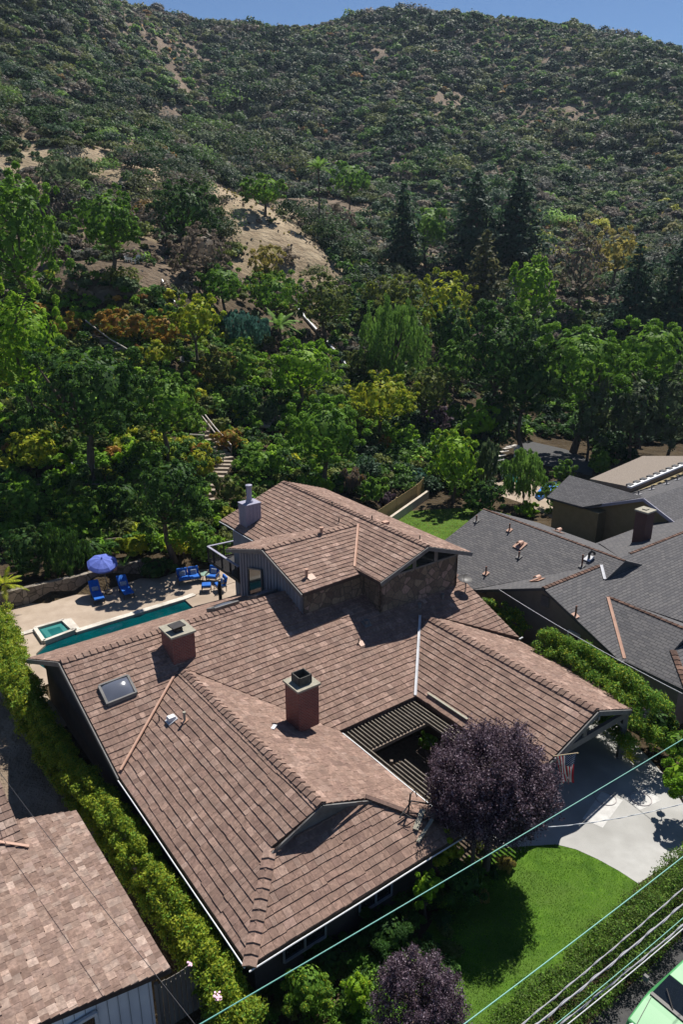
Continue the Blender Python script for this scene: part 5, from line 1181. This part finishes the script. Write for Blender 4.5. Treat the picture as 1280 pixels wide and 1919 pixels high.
#@SMALL
# ------------------------------------------------------------------ garden stairs, rails, chairs
M_step=mat('timber_step',(.24,.19,.15),(.34,.28,.22),scale=3,rough=.9)
M_rail=mat('pale_rail',(.42,.36,.31),(.52,.46,.41),scale=3,rough=.7)
def onhill(u,v,h=0.):
    r=ray(u,v); X=_t*r[0]; Y=_t*r[1]; Z=HC+_t*r[2]; k=np.where(Z<hz(X,Y)+h)[0]; i=k[0] if len(k) else len(_t)-1
    return Vector((X[i],Y[i],float(hz(X[i:i+1],Y[i:i+1])[0])+h))
def stairs(label,pts,n,wd):
    P=[onhill(u,v,.05) for u,v in pts]; t=thing('garden_stairs',label,'stairs',P[0]); seg=[(b_-a_).length for a_,b_ in zip(P,P[1:])]; tot=sum(seg); 
    for i in range(n):
        d=tot*(i+.5)/n; k=0
        while k<len(seg)-1 and d>seg[k]: d-=seg[k]; k+=1
        a_,b_=P[k],P[k+1]; c_=a_.lerp(b_,d/seg[k]); z=hz1(c_.x,c_.y)+.22; an=math.atan2((b_-a_).y,(b_-a_).x)
        g=G(); g.box((c_.x,c_.y,z),(tot/n*.62,wd,.2),an); g.build('step',M_step,t)
stairs('lower timber stair climbing the slope left of metal chimney',[(392,962),(385,930),(412,895),(425,868),(405,840),(372,805)],20,1.25)
stairs('upper timber stair below the golden shrub at upper left',[(232,668),(205,648),(160,618)],9,1.9)
stairs('short middle stair between the sedge bank and green garden tree',[(490,808),(500,795),(530,778)],6,1.6)
def railing(label,pts,h,r_=.06,name='stair_railing',posts=True,m=None,rails=1,dz=0):
    P=[onhill(u,v,h) for u,v in pts]; t=thing(name,label,'railing',(P[0].x,P[0].y,P[0].z-h))
    for k in range(rails):
        g=G(); g.tube([p-Vector((0,0,k*h*.45)) for p in P],r_,6); g.build('rail',m or M_rail,t)
    if posts:
        Q_=[P[0],*[a_.lerp(b_,.5) for a_,b_ in zip(P,P[1:])],P[-1]]
        for p in Q_: 
            g=G(); g.bar((p.x,p.y,hz1(p.x,p.y)-.1),(p.x,p.y,p.z),.09); g.build('post',m or M_wood,t)
railing('pale double handrail beside the lower timber stair',[(375,768),(403,803),(433,838)],1.2,.07,rails=2)
railing('thin tan handrail above the upper timber stair',[(160,606),(205,638),(256,669)],1.1,.07)
railing('timber rail at the landing of the lower stair',[(355,815),(382,816)],1.0,.07)
railing('grey timber rail of the terraced bank below the garden bench',[(0,905),(60,910),(130,908),(200,912)],.5,.07,'bank_rail',m=M_wood,rails=2)
railing('grey timber rail behind the umbrella on the bank',[(190,1015),(240,1010),(300,1008)],.5,.07,'bank_rail',m=M_wood,rails=2)
railing('thin curved wire fence across the planted bank behind the upper roof',[(650,860),(675,862),(705,865),(735,885)],.9,.03,'wire_fence',m=M_trim)
railing('pale pipe running down the slope from the terrace end',[(303,525),(328,572)],.5,.09,'drain_pipe',m=M_galv,posts=False)
dr=thing('drain_channel','straight pale drainage channel running down the slope through the trees','drain channel',onhill(552,570))
g=G(); P=[onhill(u,v,.25) for u,v in ((552,570),(572,595),(612,641),(650,686),(690,735),(727,780),(768,830),(800,868))]
for a_,b_ in zip(P,P[1:]): g.bar(a_,b_,.3,.25)
g.build('channel',mat('pale_concrete',(.55,.56,.58),(.65,.66,.68),scale=3,rough=.7),dr)
M_wplastic=mat('white_plastic',(.74,.74,.72),rough=.5)
def gchair(label,P,rz,m=M_wplastic,grp='white chairs on the terrace'):
    t=local('garden_chair',label,'chair',grp); g=G()
    for sx in (-.28,.28): g.bar((sx,-.4,0),(sx,-.4,.5),.07); g.bar((sx,.35,0),(sx,.1,.5),.07); g.bar((sx*1.1,-.45,.55),(sx*1.1,.4,.52),.12,.03)
    g.build('frame',m,t)
    g=G()
    for k in range(5): g.box((0,-.36+k*.15,.38-.03*k),(.56,.13,.03))
    g.build('seat',m,t); g=G()
    for k in range(5): g.bar((-.24+k*.12,.28,.3),(-.27+k*.135,.6,1.0-.04*abs(k-2)),.1,.03)
    g.build('backrest',m,t); place(t,P,rz); return t
c1_=gchair('white slatted garden chair on the terrace, left of the three',onhill(240,492),.6)
dup(c1_,onhill(254,494),-.5,'white slatted garden chair on the terrace, middle of three'); dup(c1_,onhill(263,493),-1.2,'white slatted garden chair on the terrace, right of the three')
c2_=gchair('grey slatted chair under the pale round-headed tree',onhill(347,688),.6,M_rail,'chairs under the round-headed tree'); dup(c2_,onhill(376,686),-.8,'grey slatted chair right of the round-headed tree trunk')
t=local('garden_bench','white slatted garden bench under the large dark tree at left','bench'); g=G()
for sx in (-.9,.9): g.bar((sx,-.25,0),(sx,-.25,.65),.08); g.bar((sx,.25,0),(sx,.3,.95),.08); g.bar((sx,-.3,.65),(sx,.3,.65),.08)
g.build('frame',M_wplastic,t); g=G()
for k in range(4): g.box((0,-.22+k*.14,.45),(1.8,.12,.03))
g.build('seat',M_wplastic,t); g=G()
for k in range(3): g.box((0,.3,.6+k*.14),(1.8,.03,.1))
g.build('backrest',M_wplastic,t); place(t,onhill(155,893),0)
TP=[onhill(u,v) for u,v in ((-40,509),(268,509),(240,500),(-40,500))]
o=G(); zt=max(p.z for p in TP[:2])+.12
o.prism([(p.x,p.y) for p in TP],min(p.z for p in TP)-.8,zt); struct(o.build('terrace_slab',mat('pale_slab',(.50,.44,.38),(.58,.52,.46),scale=1,rough=.85)))
# white garden arch, far pool and cars under the far trees
ar=thing('garden_arch','curved pale slatted garden arch behind the rounded orange-like tree','garden arch',at(950,870,0)); g=G(); P0=at(934,868,1.6);P1=at(975,842,2.0)
for k in range(9):
    f=k/8; z=1.9+.9*math.sin(math.pi*f); c_=P0.lerp(P1,f); g.box((c_.x,c_.y,z),(1.0,.32,.05),.6)
g.build('slatted_top',M_cop2,ar)
for P_ in (P0,P1):
    for s in (-.5,.5): g=G(); g.bar((P_.x+s,P_.y,0),(P_.x+s,P_.y,2.0),.12); g.build('post',M_white,ar)
flat('far_patio',[at(*p) for p in ((925,905),(1000,900),(1075,930),(1060,985),(985,945),(940,930))],.02,M_patio)
flat('far_driveway',[at(*p) for p in ((935,835),(985,825),(1060,842),(1115,865),(1110,892),(1040,880),(985,855))],.015,M_asph)  # tree shade put into the colour by using the dark asphalt
tp_=G(); pts=[at(*p,.35) for p in ((1003,925),(1022,905),(1045,900),(1050,912),(1030,922),(1012,932))]; tp_.prism([(p.x,p.y) for p in pts],.05,[.25,.4,.3,.45,.25,.4]); tag(tp_.build('pool_cover',mat('bright_blue_tarp',(.01,.16,.62),(.015,.22,.72),scale=2,rough=.5,bump=.6,bscale=2),None,bevel=.05),'bright blue rumpled pool cover beside the feathery tree','pool cover')
flat('far_pool_water',[at(*p) for p in ((940,862),(975,866),(972,905),(948,903))],.03,M_spa)
def car(name,label,M_body,P,rz,grp=None):
    t=local(name,label,'car',grp); 
    prof=[(-2.2,.35),(-2.25,.62),(-2.15,.80),(-1.3,.93),(-1.0,.98),(-.35,1.38),(0,1.44),(1.0,1.44),(1.4,1.38),(2.0,.98),(2.25,.9),(2.3,.5),(2.2,.33)]
    def sec(x,z): # half width by height
        return .88 if z<.95 else .88-(z-.95)*.42
    g=G(); n=len(prof); vs=[]
    for s in (-1,1):
        for x,z in prof: vs.append((x,s*sec(x,z)*(1 if -1.9<x<2.0 else .93),z))
    fs=[list(range(n))[::-1],list(range(n,2*n))]+[[i,(i+1)%n,n+(i+1)%n,n+i] for i in range(n)]
    g.add(vs,fs); g.build('body',M_body,t,bevel=.05)
    g=G(); g.add([(-.97,-.78,1.005),(-.97,.78,1.005),(-.37,.66,1.385),(-.37,-.66,1.385)],[(3,2,1,0)]); g.add([(-.99,-.78,.99),(-.99,.78,.99),(-.39,.66,1.37),(-.39,-.66,1.37)],[(0,1,2,3)]); wsd=g.build('windscreen',M_glass,t)
    g=G()
    for y in (-.55,.1): g.bar((-1.02,y,1.02),(-.72,y+.42,1.22),.03)
    g.bar((-1.03,-.8,1.0),(-1.03,.8,1.0),.12,.02); g.build('wiper',M_black,t)
    g=G()
    for s in (-1,1): g.bar((-2.1,s*.55,.83),(-1.05,s*.74,.985),.012,.012)
    g.bar((-1.05,-.8,.985),(-1.05,.8,.985),.014,.012); g.bar((-2.12,-.55,.82),(-2.12,.55,.82),.014,.012); g.build('panel_gap',M_black,t)
    for s in (-1,1):
        g=G(); yy=lambda z:s*(sec(0,z)+.012); g.add([(-.8,yy(1.),1.0),(-.3,yy(1.33),1.33),(.9,yy(1.35),1.35),(1.35,yy(1.02),1.02)],[(0,1,2,3)] if s<0 else [(3,2,1,0)]); g.build('side_window',M_glass,t)
        g=G(); g.bar((-.75,s*.86,1.0),(-.8,s*1.08,1.06),.03); g.box((-.82,s*1.12,1.12),(.1,.14,.18)); g.build('mirror',M_trim,t)
        g=G(); g.tube([(-2.2,s*.62,.66),(-2.1,s*.62,.68)],.12,10); g.build('headlight',M_white,t)
        for x in (-1.4,1.45):
            g=G(); g.tube([(x,s*.70,.32),(x,s*.90,.32)],.32,18); w_=g.build('tyre',M_black,t); g=G(); g.tube([(x,s*.89,.32),(x,s*.915,.32)],.18,12); g.build('rim',M_galv,w_)
    place(t,P,rz); return t
M_mint=mat('mint_green_paint',(.07,.29,.10),(.085,.33,.12),scale=.5,rough=.42,spec=.4)
cc_=W(18.45,7.0); car('parked_car','mint green car parked in the street at the lower right corner',M_mint,(cc_.x,cc_.y,0),HA)
p_=at(1032,775,0); car('parked_car','pale blue car half hidden under the far dark trees',mat('pale_blue_paint',(.35,.45,.52),rough=.25,spec=.6),(p_.x,p_.y,0),.9)
flat('far_driveway',[p_+Vector(k) for k in ((-6,-5,0),(6,-5,0),(6,5,0),(-6,5,0))],.02,M_asph)  # same dark colour, standing in for the shade under the far trees
# ------------------------------------------------------------------ overhead wires
M_teal=mat('teal_cable',(.12,.36,.30),rough=.5); M_greyw=mat('grey_cable',(.30,.30,.33),rough=.6); M_whw=mat('pale_cable',(.55,.56,.57),rough=.6); M_dkw=mat('black_cable',(.03,.03,.035),rough=.6)
def wire(label,a_,b_,r_,m,ext=.6,sag=.15,twist=0,name='overhead_cable'):
    A_=at(*a_);B_=at(*b_); d=B_-A_; A2=A_-d*ext; B2=B_+d*ext; g=G(); n=40; off=Vector((-d.y,d.x,0)).normalized()
    def P_(t_,ph=None):
        p=A2.lerp(B2,t_)-Vector((0,0,sag*(1-((t_-.5)/.5)**2)-sag*(1-(.5/ (.5+ext))**2)*0))
        return p
    g.tube([P_(i/n) for i in range(n+1)],r_,6,caps=False)
    if twist:
        L=(B2-A2).length; m_=int(L/.12); g.tube([P_(i/m_)+off*r_*1.5*math.sin(i*.8)+Vector((0,0,r_*1.5*math.cos(i*.8))) for i in range(m_+1)],r_*.55,5,caps=False)
    return tag(g.build(name,m,uv=False),label,'cable','overhead cables along the street')
wire('thin teal cable crossing the roof corner and driveway, highest of the cables',(360,1919,8.5),(1280,1380,8.5),.013,M_teal)
wire('teal cable crossing the front lawn diagonally',(860,1919,8.5),(1280,1600,8.5),.013,M_teal)
wire('twisted grey cable directly below the lawn-crossing teal one',(970,1919,8.2),(1280,1660,8.2),.012,M_greyw,twist=1)
wire('twisted thick grey cable over the middle of the hedge',(998,1919,8.2),(1280,1689,8.2),.017,M_greyw,twist=1)
wire('thin teal cable crossing over the street side of the hedge',(1034,1919,8.0),(1280,1715,8.0),.009,M_teal)
wire('grey cable beside the lowest teal one',(1034,1926,7.9),(1280,1728,7.9),.014,M_greyw,twist=1)
wire('lowest grey cable nearest to the mint car',(1056,1919,8.0),(1280,1735,8.0),.011,M_whw)
wire('thin pale cable crossing above the driveway',(1040,1548,4.0),(1280,1505,4.5),.012,M_whw,ext=.05,twist=1)
wire('pale service cable running from the dish over the tall hedge',(936,1105,4.5),(1280,1300,4.5),.014,M_whw,ext=0)
wire('black cable crossing the left shake roof diagonally',(25,1480,4.6),(372,1925,4.6),.010,M_dkw,ext=.2)
# patched squares and rings on the driveway
M_patch=mat('pale_patch',(.42,.415,.40),(.58,.575,.56),scale=4,rough=.9,c3=(.45,.44,.425))
g=G()
for q_ in (((1092,1535),(1128,1484),(1168,1500),(1130,1552)),((1172,1495),(1215,1477),(1240,1500),(1198,1520))): g.add([at(*p)+Vector((0,0,.017)) for p in q_],[(3,2,1,0)] )
o=g.build('driveway_patch',M_patch); struct(o)
for c_,rr in (((1202,1498),.42),((1136,1497),.42)):
    c0=at(*c_)+Vector((0,0,.03)); g=G(); g.tube([c0+Vector((math.cos(k*math.pi/16)*rr,math.sin(k*math.pi/16)*rr,0)) for k in range(33)],.018,5,caps=False); struct(g.build('driveway_ring',mat('ring_stain',(.40,.36,.36),rough=.9)))

# ------------------------------------------------------------------ light haze over the far hills
hm=bpy.data.materials.new('haze_air'); hm.use_nodes=True; hn=hm.node_tree.nodes; hn.remove(hn['Principled BSDF'])
pv=hn.new('ShaderNodeVolumePrincipled'); pv.inputs['Color'].default_value=(.62,.78,1,1); pv.inputs['Density'].default_value=.00012; pv.inputs['Anisotropy'].default_value=.2
hm.node_tree.links.new(pv.outputs[0],hn['Material Output'].inputs['Volume'])
g=G(); g.prism([(-460,-80),(460,-80),(460,640),(-460,640)],-120,185); hb=g.build('haze',hm,uv=False); tag(hb,'thin blue haze in the air over the hills','haze',kind='stuff')
